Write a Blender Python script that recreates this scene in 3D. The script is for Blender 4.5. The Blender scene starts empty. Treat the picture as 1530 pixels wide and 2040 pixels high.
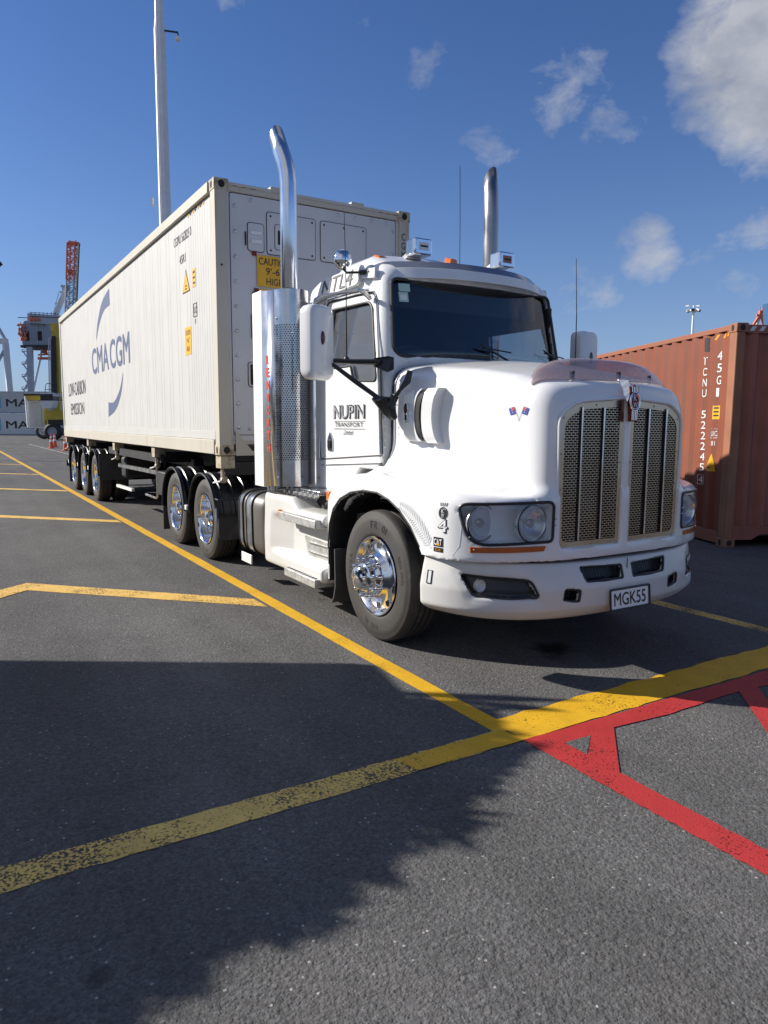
import bpy, bmesh, math, random
import numpy as np
from mathutils import Matrix, Vector
R = math.radians
sc = bpy.context.scene
col = sc.collection
# ---------------------------------------------------------------- camera
cd = bpy.data.cameras.new('camera'); cam = bpy.data.objects.new('camera', cd); col.objects.link(cam)
_y, _p, _r = 2.59693, -0.12251, 0.00504
_f = Vector((math.cos(_y)*math.cos(_p), math.sin(_y)*math.cos(_p), math.sin(_p)))
_rt = Vector((math.sin(_y), -math.cos(_y), 0)); _u = _rt.cross(_f)
_R2 = _rt*math.cos(_r) + _u*math.sin(_r); _U2 = -_rt*math.sin(_r) + _u*math.cos(_r)
cam.matrix_world = Matrix(((_R2.x, _U2.x, -_f.x, 4.212), (_R2.y, _U2.y, -_f.y, -3.7338), (_R2.z, _U2.z, -_f.z, 1.5982), (0, 0, 0, 1)))
cd.sensor_fit = 'VERTICAL'; cd.sensor_height = 24.0; cd.lens = 24.0*1428.06/2040
cd.clip_start = 0.05; cd.clip_end = 6000
sc.camera = cam
# ---------------------------------------------------------------- light
SUN_AZ, SUN_EL = R(46.5), R(29.5)           # direction the light travels towards, height of the sun
sd = bpy.data.lights.new('sun', 'SUN'); sun = bpy.data.objects.new('sun', sd); col.objects.link(sun)
sd.energy = 5.0; sd.angle = R(0.53); sd.color = (1.0, 0.95, 0.87)
sdir = Vector((math.cos(SUN_AZ)*math.cos(SUN_EL), math.sin(SUN_AZ)*math.cos(SUN_EL), -math.sin(SUN_EL)))
sun.rotation_euler = sdir.to_track_quat('-Z', 'Y').to_euler(); sun.location = (-20, -20, 20)
w = bpy.data.worlds.new('World'); sc.world = w; w.use_nodes = True
nt = w.node_tree; N = nt.nodes; L = nt.links
bg = N['Background']; bg.inputs['Strength'].default_value = 0.055
sky = N.new('ShaderNodeTexSky'); sky.sky_type = 'NISHITA'; sky.sun_disc = False
sky.sun_elevation = SUN_EL; sky.sun_rotation = math.atan2(-sdir.x, -sdir.y)
sky.air_density = 1.0; sky.dust_density = 0.35; sky.ozone_density = 2.2
tc = N.new('ShaderNodeTexCoord')
def wn(t, **k):
    n = N.new(t)
    for a, b in k.items(): setattr(n, a, b)
    return n
def wm(op, a, b=None, clamp=False):
    n = N.new('ShaderNodeMath'); n.operation = op; n.use_clamp = clamp
    for i, v in enumerate((a, b)):
        if v is None: continue
        if isinstance(v, (int, float)): n.inputs[i].default_value = v
        else: L.new(v, n.inputs[i])
    return n.outputs[0]
# clouds: broken cumulus in view, plus wide unseen banks added to whiten the ambient
def skydir(px, py):
    d = _R2*((px-765)/1428.06) + _U2*(-(py-1020)/1428.06) + _f
    return d.normalized()
nz = wn('ShaderNodeTexNoise'); nz.inputs['Scale'].default_value = 13; nz.inputs['Detail'].default_value = 9; nz.inputs['Roughness'].default_value = 0.62
nz.inputs['Distortion'].default_value = 0.25
mp = wn('ShaderNodeMapping'); mp.inputs['Scale'].default_value = (1, 1, 1.5); L.new(tc.outputs['Generated'], mp.inputs['Vector']); L.new(mp.outputs[0], nz.inputs['Vector'])
tot = None
for (px, py, rad, amp) in ((1600, 80, 10.6, 1.05), (1490, 180, 5.2, .70), (1110, 175, 5.0, .62), (1220, 225, 4.6, .56), (970, 285, 4.2, .52), (835, 115, 4.4, .48), (750, 10, 3.2, .46), (460, 0, 3.2, .48), (222, 222, 2.6, .50),
                           (1290, 500, 3.8, .78), (1170, 570, 5.5, .54), (1460, 540, 6.0, .52), (1400, 600, 8, .46), (830, 335, 3.2, .44), (1510, 465, 3.4, .56), (150, 780, 9, .35), (2700, 500, 34, .9), (-1500, 300, 34, .9), (765, -2600, 34, .95)):  # the widest entries lie out of view, added to pale the ambient
    d = skydir(px, py)
    dt = wn('ShaderNodeVectorMath', operation='DOT_PRODUCT'); L.new(tc.outputs['Generated'], dt.inputs[0]); dt.inputs[1].default_value = d
    c0 = math.cos(R(rad))
    g = wm('MULTIPLY', wm('POWER', wm('DIVIDE', wm('SUBTRACT', dt.outputs['Value'], c0), 1-c0, True), 1.0), amp)
    tot = g if tot is None else wm('MAXIMUM', tot, g)
for dv, rad, amp in (((.65, -.55, .45), 38, .95), ((.3, -.9, .5), 40, .95), ((-.2, -.7, .7), 30, .9), ((.2, .95, .35), 34, .9)):  # unseen cloud banks, added only to neutralise the blue fill light
    d = Vector(dv).normalized(); dt = wn('ShaderNodeVectorMath', operation='DOT_PRODUCT'); L.new(tc.outputs['Generated'], dt.inputs[0]); dt.inputs[1].default_value = d; c0 = math.cos(R(rad))
    tot = wm('MAXIMUM', tot, wm('MULTIPLY', wm('DIVIDE', wm('SUBTRACT', dt.outputs['Value'], c0), 1-c0, True), amp))
cm = wm('MULTIPLY', wm('SUBTRACT', wm('ADD', nz.outputs['Fac'], tot), 0.98), 2.6, True)
# thin veil low over the horizon
sx = wn('ShaderNodeSeparateXYZ'); L.new(tc.outputs['Generated'], sx.inputs[0])
hz = wm('MULTIPLY', wm('POWER', wm('SUBTRACT', 1.0, wm('ABSOLUTE', sx.outputs['Z']), True), 6.2), 0.84)
tint = wn('ShaderNodeMix', data_type='RGBA', blend_type='MULTIPLY'); tint.inputs[0].default_value = 1; L.new(sky.outputs[0], tint.inputs[6]); tint.inputs[7].default_value = (0.64, 0.93, 1.42, 1)
hsv = N.new('ShaderNodeHueSaturation'); hsv.inputs['Saturation'].default_value = 1.0; hsv.inputs['Value'].default_value = 1.0; L.new(tint.outputs[2], hsv.inputs['Color'])
m1 = wn('ShaderNodeMix', data_type='RGBA'); L.new(hz, m1.inputs[0]); L.new(hsv.outputs[0], m1.inputs[6]); m1.inputs[7].default_value = (4.8, 6.1, 8.4, 1)
m2 = wn('ShaderNodeMix', data_type='RGBA'); L.new(wm('MULTIPLY', cm, 0.86), m2.inputs[0]); L.new(m1.outputs[2], m2.inputs[6])
nz2 = wn('ShaderNodeTexNoise'); nz2.inputs['Scale'].default_value = 7; nz2.inputs['Detail'].default_value = 8; nz2.inputs['Roughness'].default_value = .6; L.new(mp.outputs[0], nz2.inputs['Vector'])
cc_ = wn('ShaderNodeMix', data_type='RGBA'); L.new(wm('MULTIPLY', wm('SUBTRACT', nz2.outputs['Fac'], .38), 4.0, True), cc_.inputs[0]); cc_.inputs[6].default_value = (4.7, 5.0, 5.8, 1); cc_.inputs[7].default_value = (8.2, 8.3, 8.6, 1); L.new(cc_.outputs[2], m2.inputs[7])
L.new(m2.outputs[2], bg.inputs['Color'])
sc.view_settings.view_transform = 'Standard'; sc.view_settings.look = 'None'; sc.view_settings.gamma = 1.0
sc.view_settings.exposure = 0.5; sc.view_settings.use_curve_mapping = False
sc.cycles.max_bounces = 8; sc.cycles.transparent_max_bounces = 12; sc.cycles.sample_clamp_indirect = 6

# ---------------------------------------------------------------- materials
def mat(name, c, rough=.5, metal=0, var=0, vs=6, bump=0, bs=40, spec=.5, coat=0, trans=0, dirt=None, ds=1.2, dth=.55, emit=None, rv=0):
    m = bpy.data.materials.new(name); m.use_nodes = True; n = m.node_tree.nodes; l = m.node_tree.links; b = n['Principled BSDF']
    b.inputs['Base Color'].default_value = (*c, 1); b.inputs['Roughness'].default_value = rough; b.inputs['Metallic'].default_value = metal
    b.inputs['Specular IOR Level'].default_value = spec
    if coat: b.inputs['Coat Weight'].default_value = coat; b.inputs['Coat Roughness'].default_value = .06
    if trans: b.inputs['Transmission Weight'].default_value = trans
    t = n.new('ShaderNodeTexCoord')
    cur = None
    if var:
        z = n.new('ShaderNodeTexNoise'); z.inputs['Scale'].default_value = vs; z.inputs['Detail'].default_value = 6; l.new(t.outputs['Object'], z.inputs['Vector'])
        r = n.new('ShaderNodeMapRange'); l.new(z.outputs['Fac'], r.inputs[0]); r.inputs[1].default_value = .3; r.inputs[2].default_value = .7
        r.inputs[3].default_value = 1-var; r.inputs[4].default_value = 1+var*.5
        x = n.new('ShaderNodeMix'); x.data_type = 'RGBA'; x.blend_type = 'MULTIPLY'; x.inputs[0].default_value = 1; x.inputs[6].default_value = (*c, 1)
        l.new(r.outputs[0], x.inputs[7]); cur = x.outputs[2]; l.new(cur, b.inputs['Base Color'])
        if rv:
            r2 = n.new('ShaderNodeMapRange'); l.new(z.outputs['Fac'], r2.inputs[0]); r2.inputs[1].default_value = .3; r2.inputs[2].default_value = .7
            r2.inputs[3].default_value = max(0, rough-rv); r2.inputs[4].default_value = rough+rv; l.new(r2.outputs[0], b.inputs['Roughness'])
    if dirt:
        z = n.new('ShaderNodeTexNoise'); z.inputs['Scale'].default_value = ds; z.inputs['Detail'].default_value = 10; z.inputs['Roughness'].default_value = .7; l.new(t.outputs['Object'], z.inputs['Vector'])
        r = n.new('ShaderNodeMapRange'); l.new(z.outputs['Fac'], r.inputs[0]); r.inputs[1].default_value = dth; r.inputs[2].default_value = dth+.16; r.inputs[4].default_value = .8
        x = n.new('ShaderNodeMix'); x.data_type = 'RGBA'; l.new(r.outputs[0], x.inputs[0]); x.inputs[7].default_value = (*dirt, 1)
        if cur is None: x.inputs[6].default_value = (*c, 1)
        else: l.new(cur, x.inputs[6])
        cur = x.outputs[2]; l.new(cur, b.inputs['Base Color'])
    if bump:
        z = n.new('ShaderNodeTexNoise'); z.inputs['Scale'].default_value = bs; z.inputs['Detail'].default_value = 4; l.new(t.outputs['Object'], z.inputs['Vector'])
        q = n.new('ShaderNodeBump'); q.inputs['Strength'].default_value = bump; q.inputs['Distance'].default_value = .01; l.new(z.outputs['Fac'], q.inputs['Height']); l.new(q.outputs[0], b.inputs['Normal'])
    if emit: b.inputs['Emission Color'].default_value = (*emit, 1); b.inputs['Emission Strength'].default_value = 1
    return m
def streaked(name, c, c2, sx, sz, th, amt=.7, rough=.55, var=.05):      # paint with vertical rust / grime streaks
    m = mat(name, c, rough, var=var, vs=3); n = m.node_tree.nodes; l = m.node_tree.links; b = n['Principled BSDF']
    src = b.inputs['Base Color'].links[0].from_socket
    t = n.new('ShaderNodeTexCoord'); mp = n.new('ShaderNodeMapping'); mp.inputs['Scale'].default_value = (sx, sx, sz); l.new(t.outputs['Object'], mp.inputs['Vector'])
    z = n.new('ShaderNodeTexNoise'); z.inputs['Scale'].default_value = 1; z.inputs['Detail'].default_value = 8; z.inputs['Roughness'].default_value = .65; l.new(mp.outputs[0], z.inputs['Vector'])
    r = n.new('ShaderNodeMapRange'); l.new(z.outputs['Fac'], r.inputs[0]); r.inputs[1].default_value = th; r.inputs[2].default_value = th+.2; r.inputs[4].default_value = amt
    x = n.new('ShaderNodeMix'); x.data_type = 'RGBA'; l.new(r.outputs[0], x.inputs[0]); l.new(src, x.inputs[6]); x.inputs[7].default_value = (*c2, 1); l.new(x.outputs[2], b.inputs['Base Color'])
    q = n.new('ShaderNodeBump'); q.inputs['Strength'].default_value = .15; q.inputs['Distance'].default_value = .01; l.new(z.outputs['Fac'], q.inputs['Height']); l.new(q.outputs[0], b.inputs['Normal'])
    return m
def glassy(name, tint, gl=(1, 1, 1), rough=.02, ior=1.5, boost=0, haze=None, hf=0):   # thin pane: see-through tint plus reflection
    m = bpy.data.materials.new(name); m.use_nodes = True; n = m.node_tree.nodes; l = m.node_tree.links; n.clear()
    o = n.new('ShaderNodeOutputMaterial'); a = n.new('ShaderNodeBsdfTransparent'); a.inputs[0].default_value = (*tint, 1)
    g = n.new('ShaderNodeBsdfGlossy'); g.inputs['Color'].default_value = (*gl, 1); g.inputs['Roughness'].default_value = rough
    f = n.new('ShaderNodeFresnel'); ge = n.new('ShaderNodeNewGeometry'); iv = n.new('ShaderNodeMath'); iv.operation = 'MULTIPLY_ADD'; l.new(ge.outputs['Backfacing'], iv.inputs[0]); iv.inputs[1].default_value = 1/ior-ior; iv.inputs[2].default_value = ior; l.new(iv.outputs[0], f.inputs[0])
    ad = n.new('ShaderNodeMath'); ad.operation = 'ADD'; ad.use_clamp = True; ad.inputs[1].default_value = boost; l.new(f.outputs[0], ad.inputs[0])
    x = n.new('ShaderNodeMixShader'); l.new(ad.outputs[0], x.inputs[0])
    if haze:
        d = n.new('ShaderNodeBsdfDiffuse'); d.inputs[0].default_value = (*haze, 1); y = n.new('ShaderNodeMixShader'); y.inputs[0].default_value = hf
        l.new(a.outputs[0], y.inputs[1]); l.new(d.outputs[0], y.inputs[2]); l.new(y.outputs[0], x.inputs[1])
    else: l.new(a.outputs[0], x.inputs[1])
    l.new(g.outputs[0], x.inputs[2]); l.new(x.outputs[0], o.inputs[0])
    return m
M = {}
M['white'] = mat('white_paint', (.76, .76, .76), .28, var=.03, vs=3, coat=.6, dirt=(.62, .60, .55), ds=3.0, dth=.66)
M['white_dirty'] = mat('white_paint_grimy', (.62, .61, .585), .38, var=.06, vs=3, coat=.3, dirt=(.50, .45, .38), ds=4, dth=.60)
M['chrome'] = mat('chrome', (.82, .83, .85), .05, 1, var=.04, vs=5)
M['polish'] = mat('polished_aluminium', (.84, .85, .87), .12, 1, var=.08, vs=14, rv=.05)
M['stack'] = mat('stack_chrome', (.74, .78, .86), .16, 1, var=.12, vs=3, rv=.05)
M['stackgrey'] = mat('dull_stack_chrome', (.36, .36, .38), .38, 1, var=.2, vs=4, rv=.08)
M['steel'] = mat('brushed_steel', (.62, .62, .62), .30, 1, var=.15, vs=9, rv=.08)
M['satin'] = mat('satin_aluminium', (.80, .80, .78), .5, .35, var=.08, vs=12)
M['grillesteel'] = mat('grille_warm_reflection', (.62, .50, .38), .28, 1, var=.1, vs=6, rv=.06)  # bronze cast in the base colour stands for the mirrored red container
M['alloy_dull'] = mat('dull_tread_alloy', (.50, .50, .48), .5, .6, var=.3, vs=20)
M['black'] = mat('black_plastic', (.018, .019, .022), .38, var=.3, vs=8)
M['gloss_black'] = mat('gloss_black_guard', (.014, .015, .018), .36, var=.3, vs=5, rv=.1, dirt=(.05, .05, .055), ds=5, dth=.55)
M['matt_black'] = mat('matt_black', (.012, .012, .014), .75, var=.3)
M['chassis'] = mat('chassis_black', (.016, .016, .018), .6, var=.4, vs=5, dirt=(.06, .055, .05), ds=4, dth=.55)
M['rubber'] = mat('tyre_rubber', (.040, .037, .035), .72, var=.18, vs=9, bump=.15, bs=60, dirt=(.080, .072, .065), ds=7, dth=.57)
M['shield'] = mat('shield_steel', (.62, .62, .63), .2, 1, var=.12, vs=8, rv=.06)
M['panel'] = mat('side_panel_steel', (.80, .82, .85), .24, .95, var=.06, vs=3, rv=.05)
M['rubber_dark'] = mat('moulded_rubber', (.022, .021, .021), .6)
M['int'] = mat('cab_lining', (.03, .03, .034), .8, var=.1)
M['seat'] = mat('seat_fabric', (.035, .035, .04), .85, var=.2, vs=20)
M['grey_rubber'] = mat('door_seal', (.03, .03, .032), .55)
M['flap'] = mat('rubber_flap', (.045, .045, .047), .6, var=.3, vs=5, dirt=(.10, .09, .08), ds=6, dth=.55)
M['orange'] = mat('amber_lens', (.75, .17, .01), .15, coat=.7, var=.15, vs=30)
M['amber_dull'] = mat('amber_strip_lens', (.42, .09, .01), .2, coat=.5, var=.2, vs=25)
M['redlens'] = mat('dark_red_lens', (.10, .008, .012), .12, coat=.7)
M['glass_ws'] = glassy('windscreen_glass', (.66, .72, .76), ior=1.5, boost=.035)
M['glass_side'] = glassy('side_window_glass', (.62, .66, .68), ior=1.5, boost=.13, rough=.05, haze=(.30, .31, .34), hf=.22)
M['lens'] = glassy('headlight_lens', (.86, .88, .90), ior=1.45, boost=.02, rough=.06, haze=(.60, .64, .70), hf=.10)
M['smoke'] = glassy('smoked_acrylic', (.82, .72, .71), ior=1.45, boost=.04, rough=.10, haze=(.50, .42, .43), hf=.42)
M['mirror'] = mat('mirror_glass', (.9, .9, .9), .02, 1)
M['tank'] = mat('tank_paint', (.15, .14, .125), .45, .2, var=.15, vs=6, dirt=(.18, .15, .12), ds=4, dth=.5)
M['band'] = mat('tank_band', (.48, .50, .54), .25, .9, var=.2, vs=8, rv=.1)
M['red_letter'] = mat('red_letter', (.62, .05, .03), .4)
M['ink'] = mat('black_vinyl', (.015, .015, .018), .45)
M['grey_ink'] = mat('grey_vinyl', (.32, .32, .34), .5)
M['pale_ink'] = mat('pale_grey_vinyl', (.58, .60, .62), .5)
M['sticker_white'] = mat('white_vinyl', (.8, .8, .8), .4)
M['sticker_green'] = mat('pale_green_vinyl', (.45, .62, .55), .4)
M['orange_ink'] = mat('orange_vinyl', (.75, .33, .02), .45)
M['navy'] = mat('navy_print', (.085, .11, .21), .5, var=.06, vs=10)
M['flag_blue'] = mat('flag_blue', (.02, .05, .30), .5)
M['flag_red'] = mat('flag_red', (.55, .03, .04), .5)
M['badge_red'] = mat('badge_enamel', (.20, .028, .022), .6, spec=.2)
M['visor_tint'] = mat('visor_top_stripe', (.11, .13, .19), .22, coat=.4)  # dark glossy strip; its blue-grey also carries the reflected sky
M['bowl'] = mat('headlight_housing', (.84, .87, .90), .4)
M['lampref'] = mat('lamp_reflector_silver', (.80, .82, .84), .22, .75)
M['reefer'] = streaked('reefer_white', (.515, .505, .485), (.37, .34, .29), 5, .6, .60, .45)
M['reefer_frame'] = streaked('reefer_frame', (.51, .475, .40), (.36, .21, .09), 4, .9, .58, .6)
M['reefer_front'] = streaked('reefer_front_panel', (.60, .60, .62), (.40, .38, .36), 4, .7, .60, .4)
M['casting'] = mat('corner_casting', (.50, .44, .32), .6, var=.2, vs=15, dirt=(.16, .08, .035), ds=14, dth=.47)
M['hole'] = mat('deep_shadow_steel', (.02, .016, .014), .8)
M['yellow_sign'] = mat('yellow_sign', (.80, .42, .015), .45, var=.1, vs=8)
M['rust_orange'] = streaked('weathered_red_oxide', (.215, .054, .023), (.18, .08, .05), 3.5, .35, .50, .65, rough=.6, var=.12)
M['rust_end'] = streaked('weathered_maroon', (.33, .098, .060), (.12, .06, .05), 3.5, .35, .50, .6, rough=.6, var=.15)
M['rust_post'] = streaked('weathered_post', (.30, .12, .06), (.30, .20, .12), 6, .7, .5, .7, rough=.65, var=.2)
M['rail'] = streaked('weathered_rail', (.29, .10, .05), (.22, .11, .07), 1.5, 1.5, .5, .6)
M['straddle'] = mat('straddle_yellow', (.52, .38, .035), .45, var=.12, vs=1.5, dirt=(.25, .2, .08), ds=1.5, dth=.62)
M['crane_red'] = mat('crane_orange', (.62, .16, .09), .55, var=.15, vs=.5)
M['crane_grey'] = mat('crane_grey', (.36, .40, .47), .55, var=.1, vs=.4)
M['crane_white'] = mat('crane_white', (.66, .68, .70), .55, var=.1, vs=.4)
M['cabin_blue'] = mat('machinery_house', (.22, .27, .36), .5, var=.15, vs=.5)
M['far_cont'] = streaked('grey_reefer', (.50, .52, .53), (.36, .36, .35), 1.2, .4, .55, .4)
M['far_cont2'] = streaked('pale_reefer', (.66, .68, .69), (.45, .45, .44), 1.2, .4, .58, .4)
M['logo_blue'] = mat('pale_blue_print', (.16, .38, .62), .5)
M['cone'] = mat('cone_orange', (.75, .10, .03), .45, var=.1, vs=6, dirt=(.3, .08, .05), ds=10, dth=.6)
M['reflective'] = mat('white_reflective', (.75, .75, .75), .4)
M['mast_white'] = mat('mast_white', (.82, .83, .84), .4, var=.05, vs=2)
M['mast_grey'] = mat('galvanised_mast', (.78, .78, .80), .6, 0, var=.1, vs=2)
M['blue_steel'] = mat('blue_steel', (.06, .16, .33), .5, var=.1)
M['cabin_wall'] = mat('dark_cladding', (.12, .12, .13), .6, var=.1)
M['leaf'] = mat('leaf_green', (.05, .09, .03), .5, var=.3, vs=4)
M['bark'] = mat('bark', (.12, .09, .06), .8, var=.3, vs=8, bump=.5, bs=20)

# ---------------------------------------------------------------- builders
def ob(name, me, parent=None, m=None):
    o = bpy.data.objects.new(name, me); col.objects.link(o)
    if m: me.materials.append(M[m] if isinstance(m, str) else m)
    if parent:
        o.parent = parent; o.matrix_parent_inverse = (Matrix.LocRotScale(parent.location, parent.rotation_euler, None)).inverted() if parent.type == 'EMPTY' and parent.parent is None else Matrix.Identity(4)
    return o
def tag(o, label=None, cat=None, group=None, kind=None):
    for k, v in (('label', label), ('category', cat), ('group', group), ('kind', kind)):
        if v: o[k] = v
    return o
def empty(name, loc, label, cat, group=None, rz=0):
    o = bpy.data.objects.new(name, None); col.objects.link(o); o.location = loc; o.rotation_euler = (0, 0, rz); o.empty_display_size = .2
    return tag(o, label, cat, group)
class MB:
    def __init__(s): s.v = []; s.f = []
    def add(s, vs, fs):
        b = len(s.v); s.v += [tuple(p) for p in vs]; s.f += [tuple(i+b for i in f) for f in fs]; return s
    def box(s, x0, x1, y0, y1, z0, z1, T=None):
        p = [Vector((x, y, z)) for z in (z0, z1) for y in (y0, y1) for x in (x0, x1)]
        if T is not None: p = [T @ q for q in p]
        return s.add(p, [(0, 2, 3, 1), (4, 5, 7, 6), (0, 1, 5, 4), (2, 6, 7, 3), (0, 4, 6, 2), (1, 3, 7, 5)])
    def cyl(s, a, b, r0, r1=None, n=16, cap=True):
        a = Vector(a); b = Vector(b); r1 = r0 if r1 is None else r1; d = (b-a).normalized(); u = d.orthogonal().normalized(); v = d.cross(u)
        P = [a+(u*math.cos(t)+v*math.sin(t))*r0 for t in [2*math.pi*i/n for i in range(n)]] + [b+(u*math.cos(t)+v*math.sin(t))*r1 for t in [2*math.pi*i/n for i in range(n)]]
        F = [(i, (i+1) % n, n+(i+1) % n, n+i) for i in range(n)]
        if cap: F += [tuple(range(n))[::-1], tuple(range(n, 2*n))]
        return s.add(P, F)
    def tube(s, pts, r, n=10, cap=True):
        pts = [Vector(p) for p in pts]; rs = r if isinstance(r, (list, tuple)) else [r]*len(pts)
        u = (pts[1]-pts[0]).orthogonal().normalized(); P = []; k = len(pts)
        for i, p in enumerate(pts):
            d = (pts[min(i+1, k-1)]-pts[max(i-1, 0)]).normalized(); u = (u-d*u.dot(d)).normalized(); v = d.cross(u)
            P += [p+(u*math.cos(2*math.pi*j/n)+v*math.sin(2*math.pi*j/n))*rs[i] for j in range(n)]
        F = [(i*n+j, i*n+(j+1) % n, (i+1)*n+(j+1) % n, (i+1)*n+j) for i in range(k-1) for j in range(n)]
        if cap: F += [tuple(range(n))[::-1], tuple(range((k-1)*n, k*n))]
        return s.add(P, F)
    def lathe(s, prof, o=(0, 0, 0), ax=(0, -1, 0), n=48, closed=False):      # prof: (radius, height along ax)
        o = Vector(o); d = Vector(ax).normalized(); u = d.orthogonal().normalized(); v = d.cross(u); P = []
        for (r, h) in prof: P += [o+d*h+(u*math.cos(2*math.pi*j/n)+v*math.sin(2*math.pi*j/n))*r for j in range(n)]
        k = len(prof); F = [(i*n+j, i*n+(j+1) % n, ((i+1) % k)*n+(j+1) % n, ((i+1) % k)*n+j) for i in range(k if closed else k-1) for j in range(n)]
        return s.add(P, F)
    def prism(s, poly, f0, f1):         # poly: 2D points; f0/f1 map a 2D point to the two faces
        n = len(poly); P = [f0(p) for p in poly]+[f1(p) for p in poly]
        return s.add(P, [tuple(range(n))[::-1], tuple(range(n, 2*n))]+[(i, (i+1) % n, n+(i+1) % n, n+i) for i in range(n)])
    def loft(s, secs, closed=True, caps=True):
        k = len(secs[0]); P = [p for q in secs for p in q]
        F = [(i*k+j, i*k+(j+1) % k, (i+1)*k+(j+1) % k, (i+1)*k+j) for i in range(len(secs)-1) for j in range(k if closed else k-1)]
        if caps and closed: F += [tuple(range(k))[::-1], tuple(range((len(secs)-1)*k, len(secs)*k))]
        return s.add(P, F)
    def sphere(s, c, r, n=16, sc=(1, 1, 1)):
        c = Vector(c); P = []; F = []
        for i in range(n//2+1):
            th = math.pi*i/(n//2)
            for j in range(n):
                ph = 2*math.pi*j/n; P.append(c+Vector((r*sc[0]*math.sin(th)*math.cos(ph), r*sc[1]*math.sin(th)*math.sin(ph), r*sc[2]*math.cos(th))))
        for i in range(n//2):
            for j in range(n): F.append((i*n+j, i*n+(j+1) % n, (i+1)*n+(j+1) % n, (i+1)*n+j))
        return s.add(P, F)
    def beam(s, a, b, wd, h=None):
        a = Vector(a); b = Vector(b); h = h or wd; d = (b-a); ln = d.length; q = d.to_track_quat('X', 'Z').to_matrix().to_4x4()
        return s.box(0, ln, -wd/2, wd/2, -h/2, h/2, Matrix.Translation(a) @ q)
    def build(s, name, m, parent=None, smooth=True, bevel=0, seg=2, ang=35, fix=True):
        me = bpy.data.meshes.new(name); me.from_pydata(s.v, [], s.f)
        if fix:
            bm = bmesh.new(); bm.from_mesh(me); bmesh.ops.remove_doubles(bm, verts=bm.verts, dist=1e-5); bmesh.ops.recalc_face_normals(bm, faces=bm.faces); bm.to_mesh(me); bm.free()
        o = ob(name, me, parent, m)
        if smooth:
            me.polygons.foreach_set('use_smooth', [True]*len(me.polygons)); me.set_sharp_from_angle(angle=R(ang))
        if bevel:
            b = o.modifiers.new('b', 'BEVEL'); b.width = bevel; b.segments = seg; b.limit_method = 'ANGLE'; b.angle_limit = R(40); b.harden_normals = False
        return o
def flatmesh(name, verts, faces, m, parent=None, smooth=False):
    me = bpy.data.meshes.new(name); me.from_pydata(verts, [], faces)
    if smooth: me.polygons.foreach_set('use_smooth', [True]*len(faces))
    return ob(name, me, parent, m)
def rpoly(pts, r, n=5):              # round the corners of a 2D polygon
    out = []; k = len(pts); rr = r if isinstance(r, (list, tuple)) else [r]*k
    for i in range(k):
        p = Vector(pts[i]).to_2d(); a = Vector(pts[i-1]).to_2d(); b = Vector(pts[(i+1) % k]).to_2d()
        da = (a-p); db = (b-p); t = min(rr[i], da.length*.45, db.length*.45)
        p0 = p+da.normalized()*t; p1 = p+db.normalized()*t
        for j in range(n+1):
            s = j/n; out.append(tuple(p0*(1-s)**2+p*2*s*(1-s)+p1*s*s))
    return out
_dg = None
def text(s, org, right, up, w, h, m, parent=None, bold=0, name='lettering', warp=None, ext=0, shear=0, ry=None):
    cu = bpy.data.curves.new('t', 'FONT'); cu.body = s; cu.size = 1; cu.resolution_u = 4; cu.shear = shear
    if len(s) == 1 and s in '1I:!': w = w*.30 if s != '1' else w*.6
    o = bpy.data.objects.new('t', cu); col.objects.link(o); dg = bpy.context.evaluated_depsgraph_get(); me = bpy.data.meshes.new_from_object(o.evaluated_get(dg)); bpy.data.objects.remove(o)
    co = np.zeros(len(me.vertices)*3); me.vertices.foreach_get('co', co); co = co.reshape(-1, 3); mn = co.min(0); mx = co.max(0)
    uv = (co-mn)/np.maximum(mx-mn, 1e-6); bb = bold*h*.9
    org = np.array(org, float); right = np.array(Vector(right).normalized()); up = np.array(Vector(up).normalized())
    fcs = [tuple(p.vertices) for p in me.polygons]; bpy.data.meshes.remove(me)
    nrm_ = np.cross(right, up); V = []; F = []
    for i, (dx, dy) in enumerate(((0, 0), (1, 0), (-1, 0), (0, 1), (0, -1)) if bb > 0 else ((0, 0),)):
        P = org+(bb+uv[:, :1]*(w-2*bb)+dx*bb)*right+(bb+uv[:, 1:2]*(h-2*bb)+dy*bb)*up
        if warp: P = np.array([warp(p) for p in P])
        P = P+nrm_*.00025*i; F += [tuple(k+len(V) for k in f) for f in fcs]; V += P.tolist()
    me = bpy.data.meshes.new(name); me.from_pydata(V, [], F)
    return ob(name, me, parent, m)
def patch(pts3, m, name, parent=None):     # flat decal polygon
    return flatmesh(name, [tuple(p) for p in pts3], [tuple(range(len(pts3)))], m, parent)

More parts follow.
